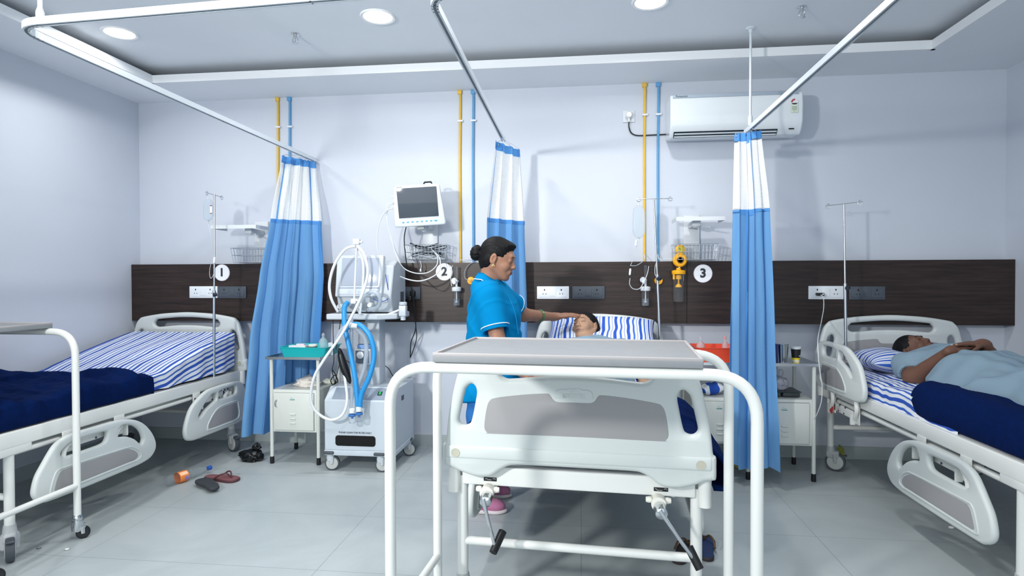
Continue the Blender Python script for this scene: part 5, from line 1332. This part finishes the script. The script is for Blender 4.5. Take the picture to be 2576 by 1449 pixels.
def head_frame(C, f, u):
    f = V(f); f = f/np.linalg.norm(f); u = V(u); u = u-(u@f)*f; u /= np.linalg.norm(u); x = np.cross(f, u)
    return V(C), np.stack([x, f, u], 1)      # columns: head x, forward, up
def head(S, C, R, sc=1., fat=1., k=.012, eyes='closed', mouth=1.):
    W_ = lambda x, y, z: C+R@V(x, y, z)*sc
    e = lambda c, r, kk=k, sub=False, RR=None: S.ell(W_(*c), V(r)*sc, R if RR is None else R@RR, kk, sub)
    e((0, -.014, .034), (.074, .094, .083), .02)                 # skull
    e((0, .022, -.022), (.062*fat, .068, .082), .03)             # face
    e((0, .045, -.075), (.040*fat, .036, .036), .025)            # jaw
    e((0, .076, -.094), (.019, .014, .015), .018)                # chin
    for s in (-1, 1):
        e((s*.036, .058, -.030), (.024*fat, .026, .024), .018)   # cheek
        S.cap(W_(s*.060*fat, .0, -.045), W_(s*.022, .062, -.090), .018*sc, .014*sc, .02)  # jaw line
    S.cap(W_(-.027, .077, .031), W_(.027, .077, .031), .0105*sc, k=.02)                 # brow ridge
    for s in (-1, 1):
        e((s*.031, .099, .009), (.017, .013, .011), .012, True)  # eye socket
        e((s*.030, .0745, .0085), (.0150, .0150, .0135), .004)   # eyelid over the ball
    S.cap(W_(0, .082, .018), W_(0, .1015, -.022), .0072*sc, .0090*sc, k=.014)             # nose bridge
    e((0, .1020, -.0265), (.0105, .0105, .009), .007)
    for s in (-1, 1):
        e((s*.0125, .0945, -.030), (.0078, .009, .0068), .007)
        e((s*.0065, .1025, -.0375), (.0036, .0045, .004), .003, True)  # nostril
    e((0, .084, -.057), (.027, .016, .016), .014)                # muzzle
    e((0, .0945, -.0545), (.020*mouth, .0070, .0044), .005); e((0, .0930, -.0650), (.0175*mouth, .0072, .0052), .005)
    e((0, .1005, -.0597), (.022*mouth, .0045, .0022), .005, True)
    for s in (-1, 1):                                            # ears
        RE = np.array(Euler((0, 0, s*math.radians(-24))).to_matrix()) @ np.array(Euler((math.radians(-8), 0, 0)).to_matrix())
        e((s*.077, -.006, -.004), (.0065, .0175, .030), .006, False, RE)
        e((s*.079, -.012, -.002), (.0085, .019, .031), .006, False, RE)
        e((s*.087, -.003, -.002), (.006, .0090, .017), .004, True, RE)
        e((s*.076, .001, -.031), (.007, .0085, .009), .005)
def paint_face(C, R, sc=1., lips=2, brow=3, lash=3, ring=None):
    def f(P):
        L = (P-C)@R/sc; x, y, z = L[:, 0], L[:, 1], L[:, 2]; ax_ = np.abs(x); out = np.zeros(len(P), int)
        fr = y > .06
        out[fr & ((x/.021)**2+((z+.0598)/.0112)**2 < 1) & (y > .092)] = lips
        return out
    return f
def face_lines(par, part, C, R, sc, m):
    L = (part[0]-C)@R/sc; L = L[(L[:, 1] > .05)]
    def at_(x, z):
        q = L[(np.abs(L[:, 0]-x) < .0035) & (np.abs(L[:, 2]-z) < .0035)]
        return C+R@V(x, (q[:, 1].max() if len(q) else .08)+.0002, z)*sc
    for s in (-1, 1):
        P = [at_(s*a, .0325-.10*(a-.022)-9.*(a-.028)**2) for a in np.linspace(.012, .0415, 9)]
        MB().tube(catmull(P, 3), .002, 6, rads=[sc*(.0008+.0016*math.sin(PI*min(1, (i+3)/28))) for i in range(25)]).build('eyebrow', m, par)
        if s > 0: MB().tube(catmull([at_(a, -.0597-(.002 if abs(a) > .012 else 0)) for a in np.linspace(-.019, .019, 9)], 3), .001, 6, rads=[sc*(.0004+.0008*math.sin(PI*i/24)) for i in range(25)]).build('mouth_line', mat('mouth_line_dark', '5a3531', .6), par)
        P = [at_(s*a, .0040+7.*(a-.030)**2) for a in np.linspace(.0175, .0435, 8)]
        MB().tube(catmull(P, 3), .001, 6, rads=[sc*.00095]*22).build('eyelashes', m, par)
def hair_solid(S, C, R, sc=1., line=.052, fat=1.):
    W_ = lambda x, y, z: C+R@V(x, y, z)*sc
    S.ell(W_(0, -.020, .036), V(.083, .096, .092)*sc, R, .02)
    S.ell(W_(0, -.045, -.015), V(.072, .062, .068)*sc, R, .02)
    S.ell(W_(0, .095, -.035), V(.094*fat, .075, .100)*sc, R, .012, True)   # open over the face
    for s in (-1, 1): S.ell(W_(s*.088, .012, -.018), V(.03, .034, .040)*sc, R, .010, True)

def hand(S, w_, d, n, thumb, curl=(.25, .3, .3, .35), L=1., k=.006, spread=.0, tcurl=.3):
    """w_: wrist, d: finger direction, n: palm normal (out of the palm), thumb: +1/-1 side"""
    w_ = V(w_); d = V(d); d /= np.linalg.norm(d); n = V(n); n = n-(n@d)*d; n /= np.linalg.norm(n); t = np.cross(d, n)*thumb
    Rm_ = np.stack([d, t, n], 1)
    S.cap(w_-d*.02*L, w_+d*.02*L, .021*L, .023*L, k=.02)
    S.ell(w_+d*.052*L, V(.048, .038, .0145)*L, Rm_, .016); S.ell(w_+d*.028*L+t*.018*L+n*.006*L, V(.030, .016, .014)*L, Rm_, .012)
    fl = (.070, .080, .074, .058); tr = (.028, .0095, -.0095, -.027); rr = (.0088, .0090, .0086, .0076)
    tips = []
    for i in range(4):
        p = w_+d*(.088-.004*abs(i-1))*L+t*tr[i]*L; a = 0; q = p-d*.03*L
        S.cap(q, p, rr[i]*1.1*L, rr[i]*1.05*L, k=.008)
        dd_ = d+t*tr[i]*(spread+1.5); dd_ /= np.linalg.norm(dd_)
        for j, (fr, rad) in enumerate(((.46, 1.), (.30, .92), (.24, .84))):
            a += curl[i]*(1 if j else .8)
            v = dd_*math.cos(a)+n*math.sin(a); p2 = p+v*fl[i]*fr*L
            S.cap(p, p2, rr[i]*rad*L, rr[i]*(rad-.08)*L, k=.0028); p = p2
        tips.append((p, v, t, n))
    p = w_+d*.024*L+t*.027*L+n*.006*L; v = d*.72+t*.62+n*.25; v /= np.linalg.norm(v)
    for j, (ll, rad) in enumerate(((.040, .0115), (.030, .0098), (.024, .0085))):
        p2 = p+v*ll*L; S.cap(p, p2, rad*L, rad*.92*L, k=.006 if j == 0 else .003); p = p2
        v = v+n*tcurl*.4-t*tcurl*.5; v /= np.linalg.norm(v)
    return tips

def skinmat(name, c, sp=.35): return mat(name, c, .5, bump=.15, bscale=300, spec=sp, sss=.08, noise=.04, nscale=25)
SK1 = skinmat('skin_warm_brown', '9a715c'); LIP1 = mat('lips_rose_brown', '875649', .45); BRW = mat('brow_dark', '33231f', .7)
HAIR = mat('hair_black', '0b0b0e', .55, bump=.5, bscale=160, spec=.22)
P3 = lambda x, y, Y: V(aty(x, y, Y))

# ---------------------------------------------------------------- the nurse
C, R = head_frame(P3(1253, 652, 3.40), (math.cos(.26), -.10, -math.sin(.26)), (math.sin(.26), 0, math.cos(.26)))
NC, NR = C, R
S = Solid(); head(S, C, R, 1.0, .96)
nk0 = C+R@V(0, -.030, -.060); nk1 = P3(1229, 718, 3.42)
S.cap(nk0, nk1, .052, .058, k=.03)
hd = S.mesh(C-V(.16, .13, .20), C+V(.15, .13, .15), .0024)
# body below the collar with legs; the sleeves and tunic cover most of it
sh_n, sh_f = P3(1229, 742, 3.27), P3(1258, 742, 3.58)
el_n, wr_n = P3(1256, 872, 3.20), P3(1312, 936, 3.30)
el_f, wr_f = P3(1318, 792, 3.79), P3(1394, 797, 4.00)
B = Solid()
B.cap(nk0, nk1, .052, .058, k=.03)
B.ell(P3(1238, 785, 3.42), (.115, .165, .16), k=.05); B.ell(P3(1240, 880, 3.42), (.125, .15, .17), k=.06); B.ell(P3(1234, 950, 3.42), (.13, .16, .15), k=.06)
B.cap(sh_n, sh_f, .055, .055, k=.05)
B.cap(sh_n, el_n, .050, .042, k=.03).cap(el_n, wr_n, .042, .026, k=.02)
B.cap(sh_f, el_f, .050, .043, k=.03).cap(el_f, wr_f, .043, .026, k=.02)
for yy, y2 in ((3.33, 3.30), (3.51, 3.53)):
    B.cap((-.53, yy, .72), (-.56, y2, .40), .085, .060, k=.04).cap((-.56, y2, .40), (-.575, y2, .09), .055, .036, k=.02).cap((-.575, y2, .06), (-.47, y2, .045), .034, .028, k=.03)
bd = B.mesh((-.85, 3.0, -.0), (-.15, 3.95, 1.36), .009, clip=lambda X, Y, Z: np.maximum(Z-(nk1[2]+.012), X-(-.30)))
# arms and hands at finer grain
A = Solid(); A.cap(sh_f, el_f, .050, .043, k=.03).cap(el_f, wr_f, .043, .026, k=.02)
hdir = P3(1465, 788.5, 4.065)-wr_f; hdir /= np.linalg.norm(hdir)
tips1 = hand(A, wr_f+hdir*.008, hdir, (.12, .25, -.96), 1, (.13, .11, .12, .18), 1.06, spread=-.6)
a1 = A.mesh(np.minimum(el_f, wr_f)-.08, (.14, 4.20, 1.26), .003, clip=lambda X, Y, Z: el_f[0]-.035-X)
A2 = Solid(); A2.cap(sh_n, el_n, .050, .042, k=.03).cap(el_n, wr_n, .042, .026, k=.02)
hd2 = V(.62, .35, -.42); hd2 /= np.linalg.norm(hd2)
tips2 = hand(A2, wr_n, hd2, (.1, .2, -.95), -1, (.3, .35, .35, .4), .95)
a2 = A2.mesh(np.minimum(el_n, wr_n)-V(.08, .08, .16), np.maximum(el_n, wr_n)+V(.17, .2, .16), .0035, clip=lambda X, Y, Z: Z-(sh_n[2]-.16))
nurse = solid_obj('person', [hd, bd, a1, a2], [SK1, SK1, LIP1, BRW], None, False, paint=paint_face(C, R))
tag(nurse, 'nurse in a bright blue tunic with hair in a bun, touching the patient\'s forehead', 'person')
face_lines(nurse, hd, C, R, 1.0, BRW)
HS = Solid(); hair_solid(HS, C, R, 1.0)
HS.cap(C+R@V(0, -.075, -.012), C+R@V(0, -.065, -.060), .034, .020, k=.03)
HS.ell(C+R@V(0, .050, .093), V(.050, .034, .016), R, .03)
hr = HS.mesh(C-V(.17, .13, .16), C+V(.14, .13, .16), .0035, disp=lambda X, Y, Z: .0012*np.sin((X*NR[0, 2]+Y*.9+Z*.3)*420)+.0008*np.sin(Y*900+X*300))
hair = solid_obj('hair', [hr], [HAIR], nurse, False)
BN = Solid(); BN.ell(C+R@V(0, -.134, .004), V(.044, .037, .046), R, .02); BN.cap(C+R@V(0, -.10, .006), C+R@V(0, -.12, .004), .03, .03, k=.02)
bn = BN.mesh(C-V(.22, .09, .1), C-V(.03, -.09, -.12), .0035, disp=lambda X, Y, Z: .0016*np.sin(np.arctan2(Z-C[2], Y-C[1]+.001)*1.0+np.hypot(Z-C[2], Y-C[1])*330))
solid_obj('hair_bun', [bn], [HAIR], hair, False)
MB().tube([C+R@V(.036*math.cos(t), -.100, .004+.036*math.sin(t)) for t in [i*PI/10 for i in range(20)]], .006, 8, closed=True).build('hair_clip', mat('clip_tortoise', '6d5a45', .4), hair)
for s in (1, -1):
    MB().tube([C+R@V(s*.083, .003+.006*math.cos(t), -.043+.0065*math.sin(t)) for t in [i*PI/8 for i in range(16)]], .0012, 6, closed=True).build('earring', mat('gold', 'c9a25a', .25, .9), nurse)
bw = V(el_f)+(wr_f-el_f)*.52; bdir = (wr_f-el_f)/np.linalg.norm(wr_f-el_f); bx = np.cross(bdir, V(0, 0, 1)); bx /= np.linalg.norm(bx); by = np.cross(bdir, bx)
bg = MB()
for o_ in (-.006, 0, .006): bg.tube([bw+bdir*o_+(bx*math.cos(t)+by*math.sin(t))*.0375 for t in [i*PI/14 for i in range(28)]], .0034, 8, closed=True)
bg.build('bangle', mat('bangle_green', '5d7d57', .35, .2, noise=.3, nscale=120), nurse)
# tunic
TUN = fabric_mat('tunic_blue', '008fce', '0098d6'); PIPE = mat('piping_white', 'dfeaf3', .7); TRO = mat('trousers_blue', '1e63a8', .8, bump=.3, bscale=600)
T_ = Solid()
T_.ell(P3(1240, 782, 3.42), (.142, .185, .165), k=.06); T_.ell(P3(1243, 862, 3.42), (.158, .180, .19), k=.08); T_.ell(P3(1238, 950, 3.42), (.160, .178, .20), k=.08)
T_.ell(P3(1272, 790, 3.36), (.07, .07, .075), k=.05); T_.ell(P3(1278, 790, 3.49), (.07, .07, .075), k=.05)
T_.cap(P3(1222, 742, 3.30), P3(1252, 745, 3.56), .072, .070, k=.06); T_.cap(P3(1214, 722, 3.42), P3(1236, 722, 3.42), .065, .055, k=.05)
T_.cap(P3(1238, 955, 3.34), (-.56, 3.33, .66), .13, .13, k=.05); T_.cap(P3(1238, 955, 3.50), (-.54, 3.50, .66), .13, .13, k=.05)
ud = el_n-sh_n; ud /= np.linalg.norm(ud); uf = el_f-sh_f; uf /= np.linalg.norm(uf)
hem_n = sh_n+ud*.205; hem_f = sh_f+uf*.175
T_.cap(sh_n+V(0, -.005, 0), hem_n, .072, .074, k=.05, flat=ud); T_.cap(sh_f, hem_f, .070, .078, k=.045, flat=uf)
T_.cap(hem_n-ud*.03, hem_n+ud*.05, .060, .066, k=.006, sub=True); T_.cap(hem_f-uf*.03, hem_f+uf*.05, .060, .068, k=.006, sub=True)
T_.cap(nk0, nk1+V(0, 0, .02), .056, .060, k=.012, sub=True)
def folds(X, Y, Z):
    q = np.abs(np.sin((X*.8-Z*1.0)*16+1.8*np.sin(Y*9+Z*5))); r_ = np.abs(np.sin((Z*.9+X*.5)*13+2.2*np.sin(Y*7)))
    dh = np.minimum(np.sqrt((X-hem_n[0])**2+(Y-hem_n[1])**2+(Z-hem_n[2])**2), np.sqrt((X-hem_f[0])**2+(Y-hem_f[1])**2+(Z-hem_f[2])**2))
    g = np.clip((dh-.085)*14, 0, 1)
    return -g*(.0065*(1-q)**3+.0055*(1-r_)**3*np.clip((1.22-Z)*6, 0, 1))+g*(.002*np.sin(X*38+Z*22+2*np.sin(Y*15))*np.clip((1.25-Z)*4, 0, 1)+.002*np.sin((X-Y)*30-Z*48+1.5*np.sin(Z*9)))
tn = T_.mesh((-.80, 3.04, .55), (-.16, 3.86, 1.36), .006, disp=folds, clip=lambda X, Y, Z: np.maximum(.62+.012*np.sin(Y*30)-Z, Z-1.312))
tunic = solid_obj('tunic', [tn], [TUN], nurse, False, it=1)
def ring(c, d, r, n=32, w=(1, 1)):
    d = V(d)/np.linalg.norm(d); a = np.cross(d, V(0, 1, .01)); a /= np.linalg.norm(a); b = np.cross(d, a)
    return [c+a*r*w[0]*math.cos(2*PI*i/n)+b*r*w[1]*math.sin(2*PI*i/n) for i in range(n)]
for c_, d_, rr_ in ((hem_n-ud*.022, ud, .0785), (hem_f-uf*.022, uf, .0785)):
    MB().tube(ring(c_, d_, rr_), .0028, 8, closed=True).build('sleeve_piping', PIPE, tunic)
# collar: open band round the neck
ncx = (nk0-nk1); ncx /= np.linalg.norm(ncx)
def colf(u, v):
    a = -2.75+5.5*u; base = nk1+ncx*.008
    fx, fy = V(1, 0, -.10), V(0, 1, 0); fx = fx/np.linalg.norm(fx)
    dirv = -fx*math.cos(a)+fy*math.sin(a)
    front = max(0, abs(a)-1.2)
    r = .060+.026*v+.010*front; z = .062-.040*v-.034*front
    return base+dirv*r+V(0, 0, z)
co = grid('collar', 60, 6, colf, TUN, tunic, thick=.004)
MB().tube([colf(i/60, 1)+V(0, 0, .001) for i in range(61)], .0026, 8).build('collar_piping', PIPE, co)
bt = MB()
for k in range(4):
    y_ = 742+30*k; p = P3(1277+8*k, y_, 3.33); 
MB().tube(catmull([P3(1262, 725, 3.36), P3(1282, 752, 3.31), P3(1296, 790, 3.30), P3(1304, 840, 3.29)], 8), .0016, 6).build('placket_seam', mat('seam_blue', '0a7fba', .8), tunic)
TR = Solid()
for yy, y2 in ((3.33, 3.30), (3.51, 3.53)):
    TR.cap((-.54, yy, .74), (-.56, y2, .42), .105, .082, k=.04).cap((-.56, y2, .42), (-.58, y2, .10), .080, .070, k=.02, flat=(0, 0, -1))
tr_ = TR.mesh((-.75, 3.1, .04), (-.35, 3.72, .85), .008, disp=lambda X, Y, Z: .004*np.sin(Z*45+X*30+np.sin(Y*40)))
solid_obj('trousers', [tr_], [TRO], nurse, False)
for yy in (3.285, 3.53):
    def shoe(S_, dz=0): S_.cap((-.63, yy, .045), (-.475, yy, .036), .036, .034, k=.02); S_.cap((-.62, yy, .07), (-.54, yy, .065), .034, .03, k=.03); S_.ell((-.475, yy, .038), (.055, .040, .030), k=.02)
    s_ = Solid(); shoe(s_)
    m_ = s_.mesh((-.70, yy-.07, 0), (-.38, yy+.07, .13), .004, clip=lambda X, Y, Z: .016-Z)
    so = solid_obj('shoe', [m_], [mat('sneaker_pink', 'b06f92', .75, bump=.4, bscale=500)], nurse, False)
    q = Solid(); q.cap((-.63, yy, .014), (-.475, yy, .014), .040, .043, k=.01); q.ell((-.47, yy, .014), (.062, .043, .02), k=.01)
    solid_obj('sole', [q.mesh((-.70, yy-.07, -.02), (-.38, yy+.07, .05), .004, clip=lambda X, Y, Z: np.maximum(.001-Z, Z-.022))], [mat('sole_white', 'd8cfd2', .6)], so, False)
    MB().tube([(-.535, yy-.044, .02), (-.53, yy-.036, .055), (-.525, yy, .075), (-.53, yy+.036, .055)], .003, 6).tube([(-.525, yy-.02, .074), (-.50, yy+.0, .078), (-.49, yy-.015, .068)], .002, 6).build('lace', mat('lace_dark', '3a2f45', .7), so)

# ---------------------------------------------------------------- patient in the middle bed
SK2 = skinmat('skin_light_brown', 'a5836c'); LIP2 = mat('lips_mauve', '8c6a5e', .5); HAIR2 = mat('hair_dark_brown', '110f10', .6, bump=.5, bscale=160, spec=.2)
a_, ps = math.radians(35), math.radians(30)
f0 = V(0, -math.cos(a_), math.sin(a_)); u0 = V(0, math.sin(a_), math.cos(a_)); xx = V(1, 0, 0)
C2, RR2 = head_frame(P3(1472, 826, 4.09), f0*math.cos(ps)-xx*math.sin(ps), u0)
GOWN = stripe_mat('gown_pale_blue', 'a9bfce', [(.3, .22, '93adc0')], .011, bump=.4)
def gown_mat(name, c1, c2, sc):
    m = mat(name, c1, .85, bump=.3, bscale=500); nt = m.node_tree; N = nt.nodes; L = nt.links; b = N['Principled BSDF']
    tc = N.new('ShaderNodeTexCoord'); w_ = N.new('ShaderNodeTexWave'); w_.wave_type = 'BANDS'; w_.bands_direction = 'DIAGONAL'
    w_.inputs['Scale'].default_value = sc; w_.inputs['Distortion'].default_value = 1.0; w_.inputs['Detail'].default_value = 1; w_.inputs['Detail Scale'].default_value = .6
    L.new(tc.outputs['Object'], w_.inputs['Vector']); cr = N.new('ShaderNodeValToRGB'); e = cr.color_ramp.elements
    e[0].position = .45; e[0].color = (*srgb(c1), 1); e[1].position = .7; e[1].color = (*srgb(c2), 1)
    L.new(w_.outputs['Fac'], cr.inputs[0]); L.new(cr.outputs[0], b.inputs['Base Color']); return m
GW = gown_mat('hospital_gown', '879fae', '6c8293', 60)
S = Solid(); head(S, C2, RR2, .98, 1.06, mouth=.9)
n0 = C2+RR2@V(0, -.02, -.07); n1 = V(.085, 3.93, .855)
S.cap(n0, n1, .054, .062, k=.03)
S.ell(C2+RR2@V(0, .035, -.105), V(.045, .04, .03), RR2, .03)
hd = S.mesh(C2-V(.15, .26, .17), C2+V(.15, .14, .15), .0024)
B = Solid()
B.cap(n0, n1, .054, .062, k=.03); B.cap((-.11, 3.86, .82), (.27, 3.88, .82), .07, .07, k=.05)
B.ell((.08, 3.70, .80), (.19, .24, .10), k=.05); B.ell((.065, 3.38, .785), (.19, .24, .115), k=.06); B.ell((.05, 3.08, .77), (.18, .2, .10), k=.05)
B.cap((-.03, 3.0, .77), (-.07, 2.65, .76), .085, .065, k=.03).cap((-.07, 2.65, .76), (-.09, 2.32, .75), .06, .045, k=.02)
B.cap((.12, 3.0, .77), (.10, 2.65, .76), .085, .065, k=.03).cap((.10, 2.65, .76), (.08, 2.32, .75), .06, .045, k=.02)
arms2 = [((-.15, 3.84, .82), (-.20, 3.60, .76), (-.235, 3.40, .752)), ((.31, 3.85, .82), (.345, 3.60, .76), (.345, 3.36, .752))]
for s_, e_, w_ in arms2: B.cap(s_, e_, .048, .038, k=.03).cap(e_, w_, .038, .026, k=.02)
bd = B.mesh((-.32, 2.2, .64), (.46, 4.02, 1.0), .009, clip=lambda X, Y, Z: np.maximum(Y-3.945, .7-Z+0*X))
hA = Solid(); hA.cap(arms2[0][1], arms2[0][2], .038, .026, k=.02); hand(hA, arms2[0][2], (-.12, -1, -.06), (0, .0, -1), -1, (.2, .25, .25, .3), .95)
h1 = hA.mesh((-.36, 3.16, .66), (-.15, 3.56, .84), .0035)
hB = Solid(); hB.cap(arms2[1][1], arms2[1][2], .038, .026, k=.02); hand(hB, arms2[1][2], (.0, -1, -.08), (0, .0, -1), 1, (.2, .25, .25, .3), .95)
h2 = hB.mesh((.26, 3.12, .66), (.45, 3.54, .84), .0035)
pat2 = solid_obj('person', [hd, bd, h1, h2], [SK2, SK2, LIP2, BRW], None, False, paint=paint_face(C2, RR2, .98))
tag(pat2, 'patient with closed eyes lying on the middle bed with the nurse\'s hand on the forehead', 'person')
face_lines(pat2, hd, C2, RR2, .98, mat('brow_greyed', '6b5246', .8))
HS = Solid(); hair_solid(HS, C2, RR2, .98, fat=1.12)
HS.cap(C2+RR2@V(-.05, -.04, .0), C2+RR2@V(-.070, -.02, -.085), .035, .022, k=.03); HS.cap(C2+RR2@V(.05, -.04, .0), C2+RR2@V(.068, -.03, -.06), .03, .02, k=.03)
hr = HS.mesh(C2-V(.16, .16, .16), C2+V(.16, .17, .16), .0035, disp=lambda X, Y, Z: .0014*np.sin(X*520+Z*150))
solid_obj('hair', [hr], [HAIR2], pat2, False)
G = Solid()
G.cap((-.09, 3.87, .835), (.25, 3.89, .835), .088, .088, k=.05); G.cap((.075, 3.90, .84), (.075, 3.86, .84), .095, .095, k=.05); G.ell((.08, 3.70, .80), (.215, .26, .125), k=.05); G.ell((.065, 3.38, .785), (.22, .28, .140), k=.06); G.ell((.05, 3.05, .77), (.22, .24, .125), k=.05)
for s_, e_, w_ in arms2:
    d_ = V(e_)-V(s_); d_ /= np.linalg.norm(d_); G.cap(s_, V(s_)+d_*.19, .062, .060, k=.04, flat=d_)
G.cap((.05, 2.95, .76), (.02, 2.5, .75), .16, .13, k=.05)
G.cap(n0, n1+V(0, 0, 0), .054, .056, k=.012, sub=True)
gm = G.mesh((-.32, 2.35, .68), (.46, 4.02, 1.02), .007, disp=lambda X, Y, Z: .004*np.sin(X*40+Y*18+2*np.sin(Y*11))+.003*np.sin(Y*60+X*25), clip=lambda X, Y, Z: .715-Z)
solid_obj('hospital_gown', [gm], [GW], pat2, False, it=1)

# ---------------------------------------------------------------- patient in the right bed
SK3 = skinmat('skin_dark_brown', '694a3c'); LIP3 = mat('lips_dark', '6e3f3c', .5); BR3 = mat('brow_black', '1a1513', .7)
C3, R3 = head_frame(P3(2303, 882, 4.08), (.27, -.44, .86), (-.45, .75, .48))
S = Solid(); head(S, C3, R3, 1.0, 1.04)
n0 = C3+R3@V(0, -.02, -.07); n1 = V(2.155, 3.91, .80)
S.cap(n0, n1, .052, .062, k=.03)
hd = S.mesh(C3-V(.17, .27, .16), C3+V(.19, .15, .17), .0026)
shr, shl = V(1.965, 3.86, .775), V(2.33, 3.84, .78)
elr, wrr = V(aty(2299, 952, 3.68)), V(atx(2392, 883, 1.995)); ell_, wrl = V(2.37, 3.58, .75), V(2.165, 3.50, .945)
B = Solid()
B.cap(n0, n1, .052, .062, k=.03); B.cap(shr, shl, .07, .07, k=.05)
B.ell((2.14, 3.70, .785), (.19, .24, .115), k=.05); B.ell((2.14, 3.38, .785), (.20, .26, .115), k=.06); B.ell((2.13, 3.02, .77), (.19, .22, .075), k=.05)
for s_ in (-1, 1): B.cap((2.13+s_*.085, 2.95, .765), (2.13+s_*.09, 2.55, .755), .075, .055, k=.03).cap((2.13+s_*.09, 2.55, .755), (2.13+s_*.09, 2.28, .75), .05, .045, k=.02)
B.cap(shr, elr, .055, .045, k=.03).cap(elr, wrr, .045, .03, k=.02); B.cap(shl, ell_, .055, .045, k=.03).cap(ell_, wrl, .042, .027, k=.02)
bd = B.mesh((1.80, 2.15, .66), (2.50, 4.0, 1.02), .009, clip=lambda X, Y, Z: np.maximum(.705-Z, np.maximum(Y-3.95, (X-elr[0])*-1-.5)))
A = Solid(); A.cap(shr, elr, .056, .052, k=.03).cap(elr, wrr, .052, .028, k=.02)
hand(A, wrr, V(atx(2446, 868, 2.13))-wrr, (.2, .1, -.95), -1, (.15, .18, .2, .25), .95)
a1 = A.mesh(np.minimum(elr, wrr)-V(.08, .12, .08), np.maximum(elr, wrr)+V(.20, .20, .09), .0034, clip=lambda X, Y, Z: .705-Z)
A = Solid(); A.cap(ell_, wrl, .042, .027, k=.02)
lt = hand(A, wrl, (-.93, .06, .02), (-.08, .0, -1), 1, (.10, .14, .16, .2), .95)
a2 = A.mesh((1.99, 3.36, .84), (2.44, 3.72, 1.04), .0034)
pat3 = solid_obj('person', [hd, bd, a1, a2], [SK3, SK3, LIP3, BR3], None, False, paint=paint_face(C3, R3))
tag(pat3, 'patient lying flat on the right bed with hands folded on the belly', 'person')
nl = MB()
for p, v, t, n in lt: nl.ell(Vector(p-n*.0062-v*.001), (.0055, .0055, .0028))
nl.build('finger_nails', mat('nail_pale', 'c9b3a6', .35), pat3)
face_lines(pat3, hd, C3, R3, 1.0, BR3)
HS = Solid(); hair_solid(HS, C3, R3, 1.0); HS.ell(C3+R3@V(0, -.09, .03), V(.08, .05, .075), R3, .03)
hr = HS.mesh(C3-V(.20, .16, .18), C3+V(.17, .20, .17), .0035, disp=lambda X, Y, Z: .0016*np.sin(X*420+Y*220))
h3 = solid_obj('hair', [hr], [HAIR], pat3, False)
G = Solid()
G.cap(shr, shl, .085, .085, k=.05); G.ell((2.14, 3.70, .785), (.215, .26, .135), k=.05); G.ell((2.13, 3.38, .785), (.235, .30, .140), k=.06); G.ell((2.11, 3.02, .765), (.245, .27, .115), k=.06); G.ell((2.10, 2.70, .755), (.24, .30, .11), k=.06)
G.cap((2.02, 2.9, .765), (2.02, 2.42, .76), .105, .10, k=.06); G.cap((2.22, 2.9, .765), (2.22, 2.42, .76), .105, .10, k=.06); G.ell((2.06, 3.25, .745), (.22, .42, .06), k=.06)
d_ = elr-shr; d_ /= np.linalg.norm(d_); G.cap(shr, shr+d_*.16, .072, .074, k=.04, flat=d_)
d_ = ell_-shl; d_ /= np.linalg.norm(d_); G.cap(shl, shl+d_*.16, .070, .070, k=.04, flat=d_)
G.cap(elr-V(.02, 0, 0), wrr-V(.01, 0, 0), .066, .046, k=.02, sub=True); G.cap(ell_, wrl, .05, .034, k=.02, sub=True)
G.cap(n0, n1+V(0, -.01, .015), .060, .068, k=.012, sub=True)
gm = G.mesh((1.76, 2.30, .68), (2.50, 4.0, 1.03), .007, disp=lambda X, Y, Z: .006*np.sin(X*26+Y*16+2.2*np.sin(Y*8+X*4))+.0045*np.sin(Y*38-X*22+Z*20)+.003*np.sin(X*70+Y*20), clip=lambda X, Y, Z: .712-Z)
solid_obj('hospital_gown', [gm], [GW], pat3, False, it=1)

# thick navy blanket rolled along the near edge of the right bed
K = Solid(); K.cap((1.772, 3.245, .688), (1.772, 2.24, .672), .095, .098, k=.03); K.cap((1.88, 3.275, .70), (1.93, 2.24, .70), .062, .075, k=.06); K.cap((1.73, 3.2, .64), (1.73, 2.24, .63), .05, .05, k=.05)
km = K.mesh((1.60, 2.15, .575), (2.10, 3.42, .85), .007, disp=lambda X, Y, Z: .003*np.sin(Y*7+X*9+2*np.sin(Y*4))-.0025*(1-np.abs(np.sin(Y*12-X*22+Z*20)))**3, clip=lambda X, Y, Z: np.maximum(.608-Z, 2.222-Y))
ko = solid_obj('blanket', [km], [NAVY], None, False); tag(ko, 'thick navy blanket rolled along the near edge of the right bed beside the patient', 'blanket', 'navy blankets')
